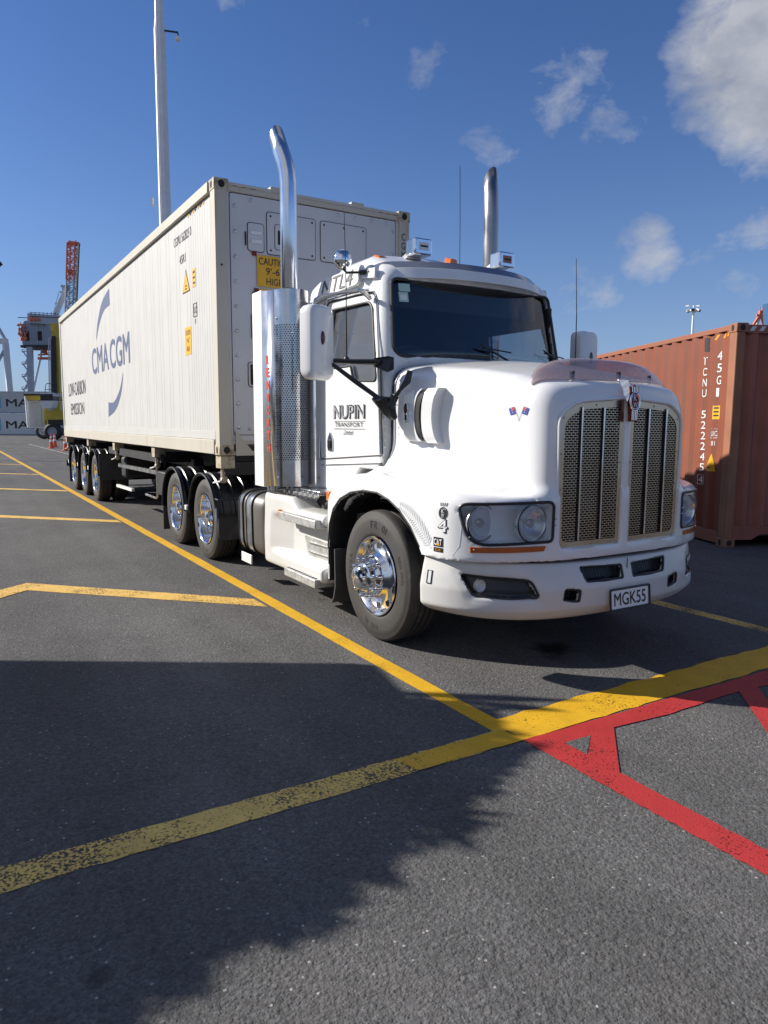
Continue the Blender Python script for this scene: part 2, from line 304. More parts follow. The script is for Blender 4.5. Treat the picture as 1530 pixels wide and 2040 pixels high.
# ---------------------------------------------------------------- implicit surfaces
def smin(a, b, k):
    h = np.clip(.5+.5*(b-a)/k, 0, 1); return b+(a-b)*h-k*h*(1-h)
def smax(a, b, k): return -smin(-a, -b, k)
def sdpoly(px, py, poly):
    d = np.full(px.shape, 1e9); s = np.ones(px.shape); n = len(poly)
    for i in range(n):
        ax, ay = poly[i]; bx, by = poly[i-1]; ex, ey = bx-ax, by-ay; wx, wy = px-ax, py-ay
        t = np.clip((wx*ex+wy*ey)/(ex*ex+ey*ey+1e-12), 0, 1); d = np.minimum(d, (wx-ex*t)**2+(wy-ey*t)**2)
        c1 = py >= ay; c2 = py < by; c3 = ex*wy > ey*wx
        s = np.where((c1 & c2 & c3) | (~c1 & ~c2 & ~c3), -s, s)
    return s*np.sqrt(d)
def surface(fn, lo, hi, h):
    ax = [np.arange(lo[i], hi[i]+h, h, dtype=np.float64) for i in range(3)]
    X, Y, Z = np.meshgrid(*ax, indexing='ij'); F = fn(X, Y, Z)
    S = F < 0; nx, ny, nz_ = F.shape
    acc = np.zeros((nx-1, ny-1, nz_-1, 3)); cnt = np.zeros((nx-1, ny-1, nz_-1))
    def sl(o): return tuple(slice(o[i], (nx, ny, nz_)[i]-1+o[i]) for i in range(3))
    cor = [(i, j, k) for i in (0, 1) for j in (0, 1) for k in (0, 1)]
    for a in cor:
        for d in range(3):
            if a[d] == 0:
                b = list(a); b[d] = 1; b = tuple(b)
                Fa, Fb = F[sl(a)], F[sl(b)]; m = (Fa < 0) != (Fb < 0)
                t = np.where(m, Fa/(np.where(m, Fa-Fb, 1)), 0)
                for c in range(3):
                    acc[..., c] += np.where(m, a[c]+(t if c == d else 0), 0)
                cnt += m
    act = cnt > 0; idx = np.full(act.shape, -1, dtype=np.int64); idx[act] = np.arange(act.sum())
    g = np.argwhere(act); P = acc[act]/cnt[act][:, None]+g; P = P*h+np.array([a[0] for a in ax])
    for it in range(3):
        e = 1e-3; f0 = fn(P[:, 0], P[:, 1], P[:, 2]); G = np.zeros_like(P)
        for c in range(3):
            Q = P.copy(); Q[:, c] += e; G[:, c] = (fn(Q[:, 0], Q[:, 1], Q[:, 2])-f0)/e
        g2 = np.maximum((G**2).sum(1), .25); st = -(f0/g2)[:, None]*G; ln = np.linalg.norm(st, axis=1); st *= np.minimum(1, .35*h/np.maximum(ln, 1e-9))[:, None]; P += st
    Q = []
    for d in range(3):
        o1, o2 = [(1, 2), (2, 0), (0, 1)][d]
        s0 = [slice(1, -1)]*3; s0[d] = slice(0, -1); s1 = [slice(1, -1)]*3; s1[d] = slice(1, None)
        A = S[tuple(s0)]; B = S[tuple(s1)]; e = np.argwhere(A != B); fl = A[A != B]
        e = e+1; e[:, d] -= 1
        def id_(da, db):
            q = e.copy(); q[:, o1] -= da; q[:, o2] -= db; return idx[q[:, 0], q[:, 1], q[:, 2]]
        q = np.stack([id_(1, 1), id_(0, 1), id_(0, 0), id_(1, 0)], 1); q[~fl] = q[~fl][:, ::-1]; Q.append(q)
    return P, np.concatenate(Q)
def sobj(P, Q, sel, name, m, parent, smooth=60):
    q = Q[sel]; u, inv = np.unique(q, return_inverse=True); me = bpy.data.meshes.new(name)
    me.from_pydata(P[u].tolist(), [], inv.reshape(-1, 4).tolist()); o = ob(name, me, parent, m)
    me.polygons.foreach_set('use_smooth', [True]*len(me.polygons)); me.set_sharp_from_angle(angle=R(smooth))
    return o
# ================================================================ the tractor truck
truck = empty('semi_truck', (0, 0, 0), 'white bonneted prime mover with chrome stacks and tall mesh grille, number plate MGK55', 'truck')
WS = 'white'
def plan(x, A, s=0.0, n=3.5, m=3.0, a0=.86, b0=1.21):
    p = (np.maximum(x-.2, 0)/(a0+s))**n+(A/(b0+s))**m
    return (p**(1/3.2)-1)*.95
def front_x(A, s=0.0): return .2+(.86+s)*(max(1-(A/(1.21+s))**3, 0))**(1/3.5)
ARCH = [(-.90, .0), (-.905, .60), (-.875, .79), (-.80, .92), (-.68, 1.01), (-.5, 1.075), (-.3, 1.105), (-.1, 1.105), (.06, 1.07), (.2, 1.01), (.33, .92), (.43, .81), (.50, .70), (.52, .60), (.52, .0)]
HLP = [(.61, .888), (.605, 1.132), (1.118, 1.12), (1.072, .872)]
GRL = [(.035, .835), (.035, 1.755), (.44, 1.725), (.558, 1.64), (.558, .835)]
HLP_R = rpoly(HLP, [.03, .04, .05, .09]); GRL_R = rpoly(GRL, [.02, .02, .1, .06, .05])
CUT = [True]
def body_fn(x, y, z):
    A = np.abs(y)
    wh = np.interp(x, [-.45, .3, 1.06], [.86, .78, .632])+.025*np.clip(1.95-z, 0, 1)
    zh = np.interp(x, [-.45, .0, .35, .7, .95, 1.2], [2.10, 2.075, 2.035, 1.965, 1.885, 1.80])-.070*(A/.7)**2
    fr = plan(x, A)+.018*np.clip(z-1.2, 0, 1)
    hood = smax(smax(A-wh, z-zh, .13), fr, .125)
    hood = smax(hood, -.44-x, .02)
    ye = np.interp(x, [-1.0, -.6, .0, .5], [1.16, 1.185, 1.20, 1.205])
    zf = np.interp(x, [-1.0, -.86, -.7, -.5, -.2, .5, .9], [1.02, 1.11, 1.18, 1.225, 1.245, 1.205, 1.168])
    t = np.clip(1-(A-.72)/.36, 0, 1); zf = zf+.20*t*t*np.interp(x, [-.7, -.3, .3, .8], [.4, 1, .75, .0])
    fen = smax(smax(A-ye, z-zf, .12), fr, .08); fen = smax(fen, -.945-x, .05)
    fen = np.maximum(fen, np.minimum(.925-A, -.43-x))
    b = smin(hood, fen, np.interp(x, [-.3, .3, .9], [.18, .16, .08]))
    b = np.maximum(b, np.minimum(.925-A, -.43-x))
    b = smax(b, -.945-x, .02)
    b = np.maximum(b, .765-z-10*np.clip(.42-x, 0, 1)); b = np.maximum(b, .33-z)
    ar = sdpoly(x, z, ARCH); b = smax(b, -np.maximum(ar, .62-A), .012)
    if CUT[0]: b = np.maximum(b, -np.maximum(sdpoly(A, z, HLP_R)+.007, -(plan(x, A)+.12)))
    b = np.maximum(b, -np.maximum(sdpoly(A, z, GRL_R), .955-x))
    return b
P, Q = surface(body_fn, (-1.0, -1.26, .30), (1.14, 1.26, 2.16), .0175)
Cn = P[Q].mean(1); cA = np.abs(Cn[:, 1])
fn_ = np.cross(P[Q[:, 2]]-P[Q[:, 0]], P[Q[:, 3]]-P[Q[:, 1]]); fn_ /= np.linalg.norm(fn_, axis=1)[:, None]+1e-12
inarch = (((sdpoly(Cn[:, 0], Cn[:, 2], ARCH) < .02) & (np.abs(fn_[:, 1]) < .72)) | ((sdpoly(Cn[:, 0], Cn[:, 2], ARCH) < .008) & (cA < 1.12))) & (cA < 1.195) & (cA > .60) & (body_fn(Cn[:, 0], np.sign(Cn[:, 1])*1.24, Cn[:, 2]) > 0)
under = (Cn[:, 2] < .62) & (cA < .66) | (cA < .60) & (Cn[:, 0] < .45) & (Cn[:, 2] < .8)
ingr = (sdpoly(cA, Cn[:, 2], GRL_R) < .010) & (Cn[:, 0] < 1.005)
inhl = (sdpoly(cA, Cn[:, 2], HLP_R) < .010) & (plan(Cn[:, 0], cA) < -.016) & (Cn[:, 0] > .5)
dark = inarch | under; dark |= (Cn[:, 0] < -.395) & (cA < .945)
bonnet = sobj(P, Q, ~(dark | ingr | inhl), 'bonnet', 'white', truck)
sobj(P, Q, dark & (cA > 0), 'wheel_arch_liner', 'black', truck)
for s_ in (-1, 1): sobj(P, Q, ingr & (np.sign(Cn[:, 1]) == s_), 'grille_cavity', 'matt_black', truck)
for s_ in (-1, 1): sobj(P, Q, inhl & (np.sign(Cn[:, 1]) == s_), 'headlight_bowl', 'bowl', truck)
def hit(p, d=(0, 1, 0), fn=body_fn, off=.0025, far=.8):
    p = np.array(p, float); d = np.array(d, float); lo, hi, n = 0.0, far, 60
    for _ in range(3):
        t = np.linspace(lo, hi, n); Q = p+d*t[:, None]; f = fn(Q[:, 0], Q[:, 1], Q[:, 2]); k = np.argmax(f < 0)
        if f[k] >= 0 or k == 0: lo = hi if f[k] >= 0 else lo; break
        lo, hi, n = t[k-1], t[k], 12
    return p+d*(lo-off)
def pad(name, poly, fmap, m, parent, rings=4):
    q_ = []
    for i in range(len(poly)):
        a, b = np.array(poly[i]), np.array(poly[(i+1) % len(poly)]); k = max(1, int(np.linalg.norm(b-a)/.045)); q_ += [tuple(a+(b-a)*j/k) for j in range(k)]
    poly = q_; rings = max(rings, 10)
    c = np.mean(np.array(poly), 0); vs = [fmap(c)]; n = len(poly); F = []
    for r in range(1, rings+1):
        for p in poly: vs.append(fmap(c+(np.array(p)-c)*r/rings))
    for j in range(n): F.append((0, 1+j, 1+(j+1) % n))
    for r in range(rings-1):
        a = 1+r*n; b = a+n
        for j in range(n): F.append((a+j, b+j, b+(j+1) % n, a+(j+1) % n))
    return flatmesh(name, [tuple(v) for v in vs], F, m, parent, True)
# --- headlights
for s in (-1, 1):
    def fm(q, o=-.004):
        CUT[0] = False; h_ = hit((1.3, s*q[0], q[1]), (-1, 0, 0), off=0, far=.9); CUT[0] = True; return (h_[0]+o, s*q[0], q[1])
    hl = pad('headlight', [tuple(np.array(p)) for p in HLP_R], lambda q: fm(q, -.003), 'lens', truck)
    pad('brightening_panel', [tuple(np.array(p)) for p in HLP_R], lambda q: fm(q, -.112), 'bowl', hl)  # pale backing sheet added so the recess behind the lens looks brighter
    rim = MB(); pts = HLP_R
    pts = [tuple(np.array(pts[i])+(np.array(pts[(i+1) % len(pts)])-np.array(pts[i]))*j/6) for i in range(len(pts)) for j in range(6 if math.dist(pts[i], pts[(i+1) % len(pts)]) > .08 else 1)]; rim.tube([fm(p, .001) for p in pts+[pts[0], pts[1]]], .0095, 8, cap=False); rim.build('headlight_rim', 'black', hl, fix=False)
    for A0, rr in ((.98, .098), (.725, .102)):
        xc_ = front_x(A0+.085, -.02)+.006
        b = MB(); b.lathe([(.0, -.055), (rr*.45, -.05), (rr*.8, -.03), (rr, .0), (rr+.006, .012), (rr+.012, .008), (rr+.014, -.03)], (xc_+.018, s*A0, 1.0), (1, 0, 0), 28)
        b.build('lamp_reflector', 'lampref', hl)
        MB().tube([(xc_+.026, s*A0+(rr+.010)*math.cos(t), 1.0+(rr+.010)*math.sin(t)) for t in np.linspace(0, 2*math.pi, 33)], .0055, 6, cap=False).build('lamp_ring', 'black', hl)
        c = MB(); c.sphere((xc_+.006, s*A0, 1.0), .030, 12, (.6, 1, 1)); c.box(xc_+.01, xc_+.03, s*A0-.012, s*A0+.012, .988, 1.012); c.build('bulb_shield', 'steel', hl)
        c = MB(); c.lathe([(0, .012), (rr*.5, .010), (rr*.98, .0)], (xc_+.022, s*A0, 1.0), (1, 0, 0), 24); c.build('lamp_glass', 'lens', hl)
    st = MB(); k = 10
    for i in range(k):
        pass
    secs = []
    for A0 in np.linspace(.625, 1.07, 12):
        x0 = front_x(A0, 0); zc = .845-.010*(A0-.85)
        secs.append([(x0-.01, s*A0, zc-.019), (x0+.009, s*A0, zc-.017), (x0+.011, s*A0, zc+.015), (x0-.01, s*A0, zc+.019)])
    MB().loft(secs).build('marker_strip', 'amber_dull', truck)
    for A0 in (.64, 1.055): MB().sphere((front_x(A0)+.010, s*A0, .845), .006, 8).build('screw', 'steel', truck)
    for p in ((.60, 1.03), (1.12, 1.09), (1.075, .92), (.60, .99)): MB().sphere(fm(p, .012), .006, 8).build('screw', 'steel', hl)
# --- grille
gx = lambda A: 1.050-.022*(A/.5)
for s in (-1, 1):
    inner = [(c[0]+(p[0]-c[0])*1, p[1]) for c in [(.27, 1.3)] for p in rpoly([(.048, .86), (.048, 1.735), (.37, 1.71), (.475, 1.62), (.475, .86)], [.01, .01, .08, .05, .03])]
    outer = rpoly([(.032, .833), (.032, 1.757), (.44, 1.727), (.562, 1.642), (.562, .833)], [.01, .01, .09, .06, .05])
    inner = rpoly([(.066, .872), (.066, 1.712), (.41, 1.690), (.526, 1.615), (.526, .872)], [.01, .01, .09, .06, .05])
    n = len(outer); fr = MB(); mp3 = lambda p, o: (gx(p[0])+o, s*p[0], p[1])
    V = [mp3(p, .004) for p in outer]+[mp3(p, .004) for p in inner]+[mp3(p, -.012) for p in outer]+[mp3(p, -.012) for p in inner]
    F = []
    for j in range(n):
        k = (j+1) % n; F += [(j, k, n+k, n+j), (n+j, n+k, 3*n+k, 3*n+j), (j, 2*n+j, 2*n+k, k)]
    gf = fr.add(V, F).build('grille_frame', 'grillesteel', truck)
    msh = MB(); ph, pw, hh, hw = .0152, .0345, .0112, .0300; row = 0; z = .878
    inn = np.array(inner)
    def zcol(zv):       # outer limit of the mesh at this height
        xs = [A for A in np.arange(.07, .535, .002) if float(sdpoly(np.array([A]), np.array([zv]), inner)[0]) < -.002]
        return (min(xs), max(xs)) if xs else None
    while z < 1.708:
        e = zcol(z)
        if e:
            a0, a1 = e; msh.add([mp3((a0, z), 0), mp3((a1, z), 0), mp3((a1, z+ph-hh), 0), mp3((a0, z+ph-hh), 0)], [(0, 1, 2, 3)])
            A = a0-(row % 2)*pw/2
            while A < a1:
                t0, t1 = max(A, a0), min(A+pw-hw, a1)
                if t1 > t0: msh.add([mp3((t0, z+ph-hh), 0), mp3((t1, z+ph-hh), 0), mp3((t1, z+ph), 0), mp3((t0, z+ph), 0)], [(0, 1, 2, 3)])
                A += pw
        z += ph; row += 1
    mo = msh.build('grille_mesh', 'grillesteel', truck, fix=False, smooth=False); so = mo.modifiers.new('s', 'SOLIDIFY'); so.thickness = .002
    for A in (.212, .395):
        b = MB(); b.box(gx(A)-.01, gx(A)+.012, s*A-.004, s*A+.004, .876, 1.706); b.build('grille_bar', 'black', truck)  # black web puts the bar's shaded side into the colour
        b = MB(); b.box(gx(A)+.012, gx(A)+.018, s*A-.006, s*A+.006, .876, 1.706); b.build('grille_bar_cap', 'polish', truck, bevel=.002)
    for p in ((.10, .853), (.27, .853), (.48, .853), (.544, 1.0), (.544, 1.2), (.544, 1.42), (.532, 1.64), (.27, 1.722), (.05, .95), (.05, 1.15), (.05, 1.36)):
        MB().cyl(mp3(p, .002), mp3(p, .011), .0075, .005, 8).build('rivet', 'steel', gf)
    MB().tube([(front_x(p[0], .004)-.014*max(p[1]-1.2, 0)-.002, s*p[0], p[1]) for p in rpoly([(.032, .822), (.573, .822), (.573, 1.65), (.445, 1.74), (.032, 1.77)], [.01, .06, .06, .1, .01])], .010, 8).build('grille_surround', 'white', truck)
MB().box(.94, .96, -.555, .555, .82, 1.76).build('radiator', 'matt_black', truck)
cb = MB(); cb.loft([[(1.02, -.034, z), (1.062+d, -.026, z), (1.070+d, 0, z), (1.062+d, .026, z), (1.02, .034, z)] for z, d in ((.80, 0), (1.2, .0), (1.62, -.004), (1.80, -.03))]).build('grille_centre_bar', 'white', truck)
# badge: chrome spear on the bonnet nose and enamel shield
bd = MB(); bd.loft([[(.96, -.018, 1.87), (.96, .018, 1.87), (.96, 0, 1.895)], [(1.03, -.03, 1.80), (1.03, .03, 1.80), (1.05, 0, 1.885)], [(1.075, -.04, 1.745), (1.075, .04, 1.745), (1.098, 0, 1.80)], [(1.07, -.02, 1.66), (1.07, .02, 1.66), (1.08, 0, 1.68)]]).build('bonnet_spear', 'chrome', truck, bevel=.004)
bx = 1.094
oval = [(.047*math.cos(t), 1.745+.058*math.sin(t)) for t in np.linspace(0, 2*math.pi, 30)[:-1]]
bt = lambda q, o: (bx+o-.04*(q[1]-1.745), q[0], q[1])
bo = MB(); bo.prism(oval, lambda q: bt(q, 0), lambda q: bt(q, .014)).prism([(-.034, 1.62), (.034, 1.62), (.03, 1.71), (-.03, 1.71)], lambda q: bt(q, 0), lambda q: bt(q, .010))
bo.prism([(-.036, 1.792), (.036, 1.792), (.045, 1.845), (.022, 1.832), (0, 1.855), (-.022, 1.832), (-.045, 1.845)], lambda q: bt(q, 0), lambda q: bt(q, .010)); badge = bo.build('badge', 'badge_red', truck, bevel=.003)
MB().tube([bt(q, .014) for q in oval+oval[:2]], .003, 6, cap=False).build('badge_rim', 'chrome', badge)
MB().tube([bt((q[0]*.8, 1.745+(q[1]-1.745)*.8), .015) for q in oval+oval[:2]], .002, 6, cap=False).build('badge_ring', 'chrome', badge)
text('K', bt((-.016, 1.750), .0165), (0, 1, 0), (0, 0, 1), .030, .034, 'sticker_white', badge, .015); text('W', bt((-.019, 1.708), .0165), (0, 1, 0), (0, 0, 1), .038, .034, 'sticker_white', badge, .015)
for y in (-.022, -.0075, .0075, .022):
    MB().box(bx+.009, bx+.0155, y-.003, y+.003, 1.628, 1.69).build('badge_bar', 'chrome', badge)
for y in (-.024, -.008, .008, .024): MB().box(bx+.004, bx+.011, y-.003, y+.003, 1.805, 1.838).build('badge_bar', 'chrome', badge)
MB().box(1.075, 1.094, -.020, .020, 1.62, 1.80).build('badge_mount', 'badge_red', truck, bevel=.004)
MB().loft([[(front_x(abs(y), -.06), y, .738), (front_x(abs(y), -.06), y, .80), (front_x(abs(y), -.12), y, .80), (front_x(abs(y), -.12), y, .738)] for y in np.linspace(-.98, .98, 41)]).build('bumper_gap_shade', 'matt_black', truck)  # black strip standing in for the shade between bonnet and bumper
# --- bug deflector
def defl(u, v):         # u -1..1 across, v 0..1 bottom edge to top edge
    y = u*.635; g = max(0, 1-abs(u)**3.2)**.6; x0 = .985-.13*abs(u)**2.2; x = x0-(.145*g+.012)*v**.8
    zb = float(hit((x0, y, 2.25), (0, 0, -1), off=.010, far=.9)[2]); zt = max(zb, float(hit((x, y, 2.25), (0, 0, -1), off=.010, far=.9)[2]))
    return (x, y, max(zb+g*.150*math.sin(v*math.pi/2), zt*(v*.999)+zb*(1-v)))
nu, nv = 48, 10; vs = [defl(-1+2*i/nu, j/nv) for i in range(nu+1) for j in range(nv+1)]
fs = [(i*(nv+1)+j, (i+1)*(nv+1)+j, (i+1)*(nv+1)+j+1, i*(nv+1)+j+1) for i in range(nu) for j in range(nv)]
dfl = flatmesh('bug_deflector', vs, fs, 'smoke', truck, True); dfl['label'] = 'pinkish smoked see-through deflector on bonnet nose'
so = dfl.modifiers.new('s', 'SOLIDIFY'); so.thickness = .004
for u in (-.55, .06, .6):
    q = defl(u, .25); MB().box(q[0]-.012, q[0]+.012, q[1]-.01, q[1]+.01, q[2]-.05, q[2]+.006).build('clip', 'black', dfl, bevel=.002)
# --- bumper
FOG = rpoly([(.70, .545), (.745, .648), (1.065, .675), (1.03, .55)], [.03, .03, .02, .03]); TOW = rpoly([(.425, .505), (.42, .572), (.53, .588), (.535, .52)], .012)
VNT = rpoly([(.05, .618), (.05, .700), (.40, .712), (.36, .622)], .012)
def bump_fn(x, y, z):
    A = np.abs(y); o = np.interp(z, [.33, .40, .46, .58, .66, .75], [-.05, .01, .055, .06, .042, .014])
    p = (np.maximum(x-.2, 0)/(.87+o))**2.7+(A/(1.17+o*.7))**2.7; fr = (p**(1/2.7)-1)*.95
    zb = .375+.03*(A/1.1)**4
    b = smax(fr, zb-z, .06); b = smax(b, z-(.742+.03*(A/1.15)**3), .015); b = smax(b, .455-x, .03); b = np.maximum(b, -(fr+.16))
    for pl, dp in ((FOG, .045), (TOW, .09), (VNT, .06)): b = smax(b, -np.maximum(sdpoly(A, z, pl), -(fr+dp)), .012)
    s = sdpoly(A, z, [(.71, .535), (.75, .655), (1.06, .675), (1.03, .545)]); b = b+.008*np.clip(1-(np.maximum(s, 0))/.05, 0, 1)*np.clip(1+fr/.1, 0, 1)
    return b
P, Q = surface(bump_fn, (.42, -1.24, .34), (1.16, 1.24, .80), .0145)
Cn = P[Q].mean(1); cA = np.abs(Cn[:, 1]); ins = np.zeros(len(Cn), bool)
for pl in (FOG, TOW, VNT): ins |= (sdpoly(cA, Cn[:, 2], pl) < .004)
o_ = np.interp(Cn[:, 2], [.33, .40, .46, .58, .66, .75], [-.05, .01, .055, .06, .042, .014]); fr_ = ((np.maximum(Cn[:, 0]-.2, 0)/(.87+o_))**2.7+(cA/(1.17+o_*.7))**2.7)**(1/2.7)-1
ins &= fr_ < -.022
bumper = sobj(P, Q, ~ins, 'bumper', 'white_dirty', truck); sobj(P, Q, ins, 'bumper_recess', 'black', bumper)
for s in (-1, 1):
    for pl in (FOG, TOW, VNT):
        cpl = np.mean(np.array(pl), 0); PL = []
        for i in range(len(pl)):
            a, b = np.array(pl[i]), np.array(pl[(i+1) % len(pl)]); k = max(1, int(np.linalg.norm(b-a)/.03)); PL += [a+(b-a)*j/k for j in range(k)]
        PT = []
        for q in PL:
            d = (q-cpl)/np.linalg.norm(q-cpl); q2 = q+d*.016; h_ = hit((1.4, s*q2[0], q2[1]), (-1, 0, 0), bump_fn, off=-.006, far=.95); PT.append((h_[0], s*(q+d*.004)[0], (q+d*.004)[1]))
        MB().tube(PT+PT[:2], .0085, 8, cap=False).build('opening_rim', 'black', bumper, fix=False)
    fx = .2+(.92)*(1-(1.0/1.2)**2.7)**(1/2.7)
    MB().lathe([(0, .012), (.03, .008), (.038, 0), (.044, -.02)], (fx-.012, s*.99, .612), (1, -s*.0, 0), 20).build('fog_light', 'lens', bumper)
    MB().lathe([(.0, -.03), (.036, -.004), (.04, 0)], (fx-.014, s*.99, .612), (1, 0, 0), 20).build('fog_reflector', 'satin', bumper)
    for k in range(12):
        a = .06+k*.026
        MB().beam((1.075-.02*a, s*a, .624), (1.075-.02*a, s*(a+.03), .70), .003).build('mesh_wire', 'chassis', bumper) if k < 11 else None
    hb = lambda x, z, o: tuple(hit((x, s*1.5, z), (0, -s, 0), bump_fn, off=o))
    flatmesh('side_reflector', [hb(.532, .60, .003), hb(.560, .60, .003), hb(.556, .675, .003), hb(.528, .675, .003)], [(0, 1, 2, 3)], 'pale_ink', bumper)
    MB().tube([hb(.530, .597, .003), hb(.563, .597, .003), hb(.559, .678, .003), hb(.526, .678, .003), hb(.530, .597, .003)], .004, 6).build('reflector_rim', 'black', bumper)
MB().box(1.0, 1.03, -.08, -.04+.0, .54, .56).build('tow_eye', 'steel', bumper)
MB().box(1.105, 1.109, -.002, .002, .60, .742).build('seam', 'grey_rubber', bumper)
np_ = MB(); T = Matrix.Translation((1.142, 0, .485)) @ Matrix.Rotation(R(-5), 4, 'Y'); np_.box(-.006, .0, -.185, .185, -.068, .068, T); plate = np_.build('number_plate', 'sticker_white', bumper, bevel=.004)
rp = rpoly([(-.180, -.063), (.180, -.063), (.180, .063), (-.180, .063)], .012, 4)
MB().tube([tuple(T @ Vector((.003, q[0], q[1]))) for q in rp+rp[:2]], .0035, 6, cap=False).build('plate_border', 'ink', plate)
MB().tube([tuple(T @ Vector((.004, q[0]*1.05, q[1]*1.10))) for q in rp+rp[:2]], .005, 6, cap=False).build('plate_holder', 'black', plate)
text('MGK55', T @ Vector((.0015, -.150, -.042)), (0, 1, 0), T.to_3x3() @ Vector((0, 0, 1)), .30, .084, 'ink', plate, .012)
# ================================================================ cab
DOOR = rpoly([(-1.50, 1.285), (-1.50, 2.63), (-.64, 2.60), (-.50, 2.05), (-.455, 1.36)], [.05, .10, .12, .01, .01])
SWIN = rpoly([(-1.40, 2.06), (-1.40, 2.555), (-.69, 2.535), (-.575, 2.14), (-.535, 1.92), (-.90, 1.94), (-.95, 2.06)], [.04, .06, .10, .03, .05, .05, .03])
WSP = rpoly([(-.842, 2.105), (-.80, 2.69), (.80, 2.69), (.842, 2.105)], [.10, .05, .05, .10])
def xf_(A, z): return -.435-np.clip(z-2.08, 0, 1)*.20+.115*(1-(A/.85)**2)*np.clip((z-2.0)*8, 0, 1)
def wc_(z): return .93-.075*np.clip((z-2.0)/.7, 0, 1.3)**1.3
def cab_out(x, y, z):
    A = np.abs(y); zr = 2.965-.05*(A/.9)**2-.28*np.clip(-1.35-x, 0, .5)**1.2-.42*np.clip(x+.90, 0, 1)
    side = smax(A-wc_(z), x-xf_(A, z), .09); b = smax(side, z-zr, .13); b = smax(b, -1.78-x, .10); return smax(b, 1.02-z+.22*np.clip((x+1.0)*5, 0, 1), .03)
def cab_fn(x, y, z):
    A = np.abs(y); o = cab_out(x, y, z); b = np.maximum(o, -(o+.055))
    b = smax(b, -np.maximum(sdpoly(x, z, SWIN), .6-A), .006)
    b = smax(b, -np.maximum(sdpoly(y, z, WSP), -.85-x), .006)
    return b
P, Q = surface(cab_fn, (-1.86, -1.0, .96), (-.25, 1.0, 3.06), .0185)
Cn = P[Q].mean(1); oc = cab_out(Cn[:, 0], Cn[:, 1], Cn[:, 2]); inner_ = oc < -.030
dr = (sdpoly(Cn[:, 0], Cn[:, 2], DOOR) < 0) & (np.abs(Cn[:, 1]) > .78) & ~inner_
cab = sobj(P, Q, ~inner_ & ~dr, 'cab', 'white', truck); sobj(P, Q, inner_, 'cab_lining', 'int', cab)
def cy(z, s): return s*(float(wc_(z)))
for s in (-1, 1):
    door = sobj(P, Q, dr & (np.sign(Cn[:, 1]) == s), 'door', 'white', truck)
    f3 = lambda q, o=0: (q[0], s*(float(wc_(q[1]))+o), q[1])
    MB().tube([f3(q, .001) for q in DOOR+DOOR[:2]], .006, 6, cap=False).build('door_seal', 'grey_rubber', door, fix=False)
    MB().tube([f3(q, .004) for q in [(p[0]*1.0+(.012 if p[0] > -1 else -.012), p[1]+(.012 if p[1] > 2 else -.012)) for p in DOOR]+[]], .005, 6).build('door_trim', 'polish', door, fix=False)
    MB().tube([f3(q, .000) for q in SWIN+SWIN[:2]], .010, 8, cap=False).build('window_seal', 'grey_rubber', door, fix=False)
    pad('side_window', SWIN, lambda q: f3(q, -.022), 'glass_side', door)
    MB().tube([(-.50, s*.936, 2.04), (-.455, s*.938, 1.37)], .010, 8).build('piano_hinge', 'steel', door)
    MB().tube([(-.47, s*.938, 2.04), (-.43, s*.938, 1.37)], .007, 8).build('hinge_seal', 'grey_rubber', door)
    h = MB(); hp = rpoly([(-1.345, 1.365), (-1.345, 1.47), (-1.30, 1.53), (-1.255, 1.47), (-1.255, 1.365)], .015)
    h.prism(hp, lambda q: f3(q, .0), lambda q: f3(q, .012)); hd = h.build('door_handle', 'chrome', door, bevel=.004)
    MB().box(-1.33, -1.27, s*.946-.006, s*.946+.006, 1.39, 1.46).build('handle_recess', 'gloss_black', hd, bevel=.004)
    for i in range(22):
        z = 1.42+i*.052; MB().sphere((-.40 if z < 2.03 else -.40-.2*(z-2.03), s*(float(wc_(z))+.001 if z < 2.1 else float(wc_(z))-.012), z), .0055, 6).build('rivet', 'white', cab) if z < 2.02 else None
    MB().beam((-1.48, s*.930, 1.235), (-.45, s*.932, 1.30), .012, .008).build('sill_trim', 'polish', cab)
    MB().beam((-.46, s*.934, 1.80), (-.30, s*.934, 1.79), .004, .004).build('panel_seam', 'grey_rubber', cab)
    # drip rail and grab-looking rail over the door
    MB().tube([f3(q, .03) for q in ((-1.46, 2.54), (-1.45, 2.61), (-1.40, 2.645), (-1.0, 2.64), (-.70, 2.62))], .012, 8).build('drip_rail', 'polish', cab)
    # upper body side panel with lettering
    pp_ = rpoly([(-1.60, 2.70), (-1.585, 2.835), (-1.32, 2.895), (-.78, 2.885), (-.78, 2.715)], .05)
    # lower cab sill
    MB().box(-1.70, -.96, s*.90-.02, s*.90+.02, .90, 1.06).build('cab_sill', 'white', cab, bevel=.01)
pad('windscreen', WSP, lambda q: (float(xf_(abs(q[0]), q[1]))-.03, q[0], q[1]), 'glass_ws', cab, 8)
MB().tube([(float(xf_(abs(q[0]), q[1]))+.001, q[0], q[1]) for q in WSP+WSP[:2]], .012, 8, cap=False).build('windscreen_seal', 'grey_rubber', cab, fix=False)
wsf = lambda y, z, o=-.026: (float(xf_(abs(y), z))+o, y, z)
for y0, z0, sx_, sz_, m_ in ((-.74, 2.52, .075, .075, 'sticker_green'), (-.735, 2.60, .09, .06, 'sticker_green')):
    patch([wsf(y0, z0), wsf(y0+sx_, z0), wsf(y0+sx_, z0+sz_), wsf(y0, z0+sz_)], m_, 'sticker', cab)
patch([wsf(-.73, 2.535, -.024), wsf(-.68, 2.535, -.024), wsf(-.68, 2.575, -.024), wsf(-.73, 2.575, -.024)], 'sticker_white', 'sticker', cab)
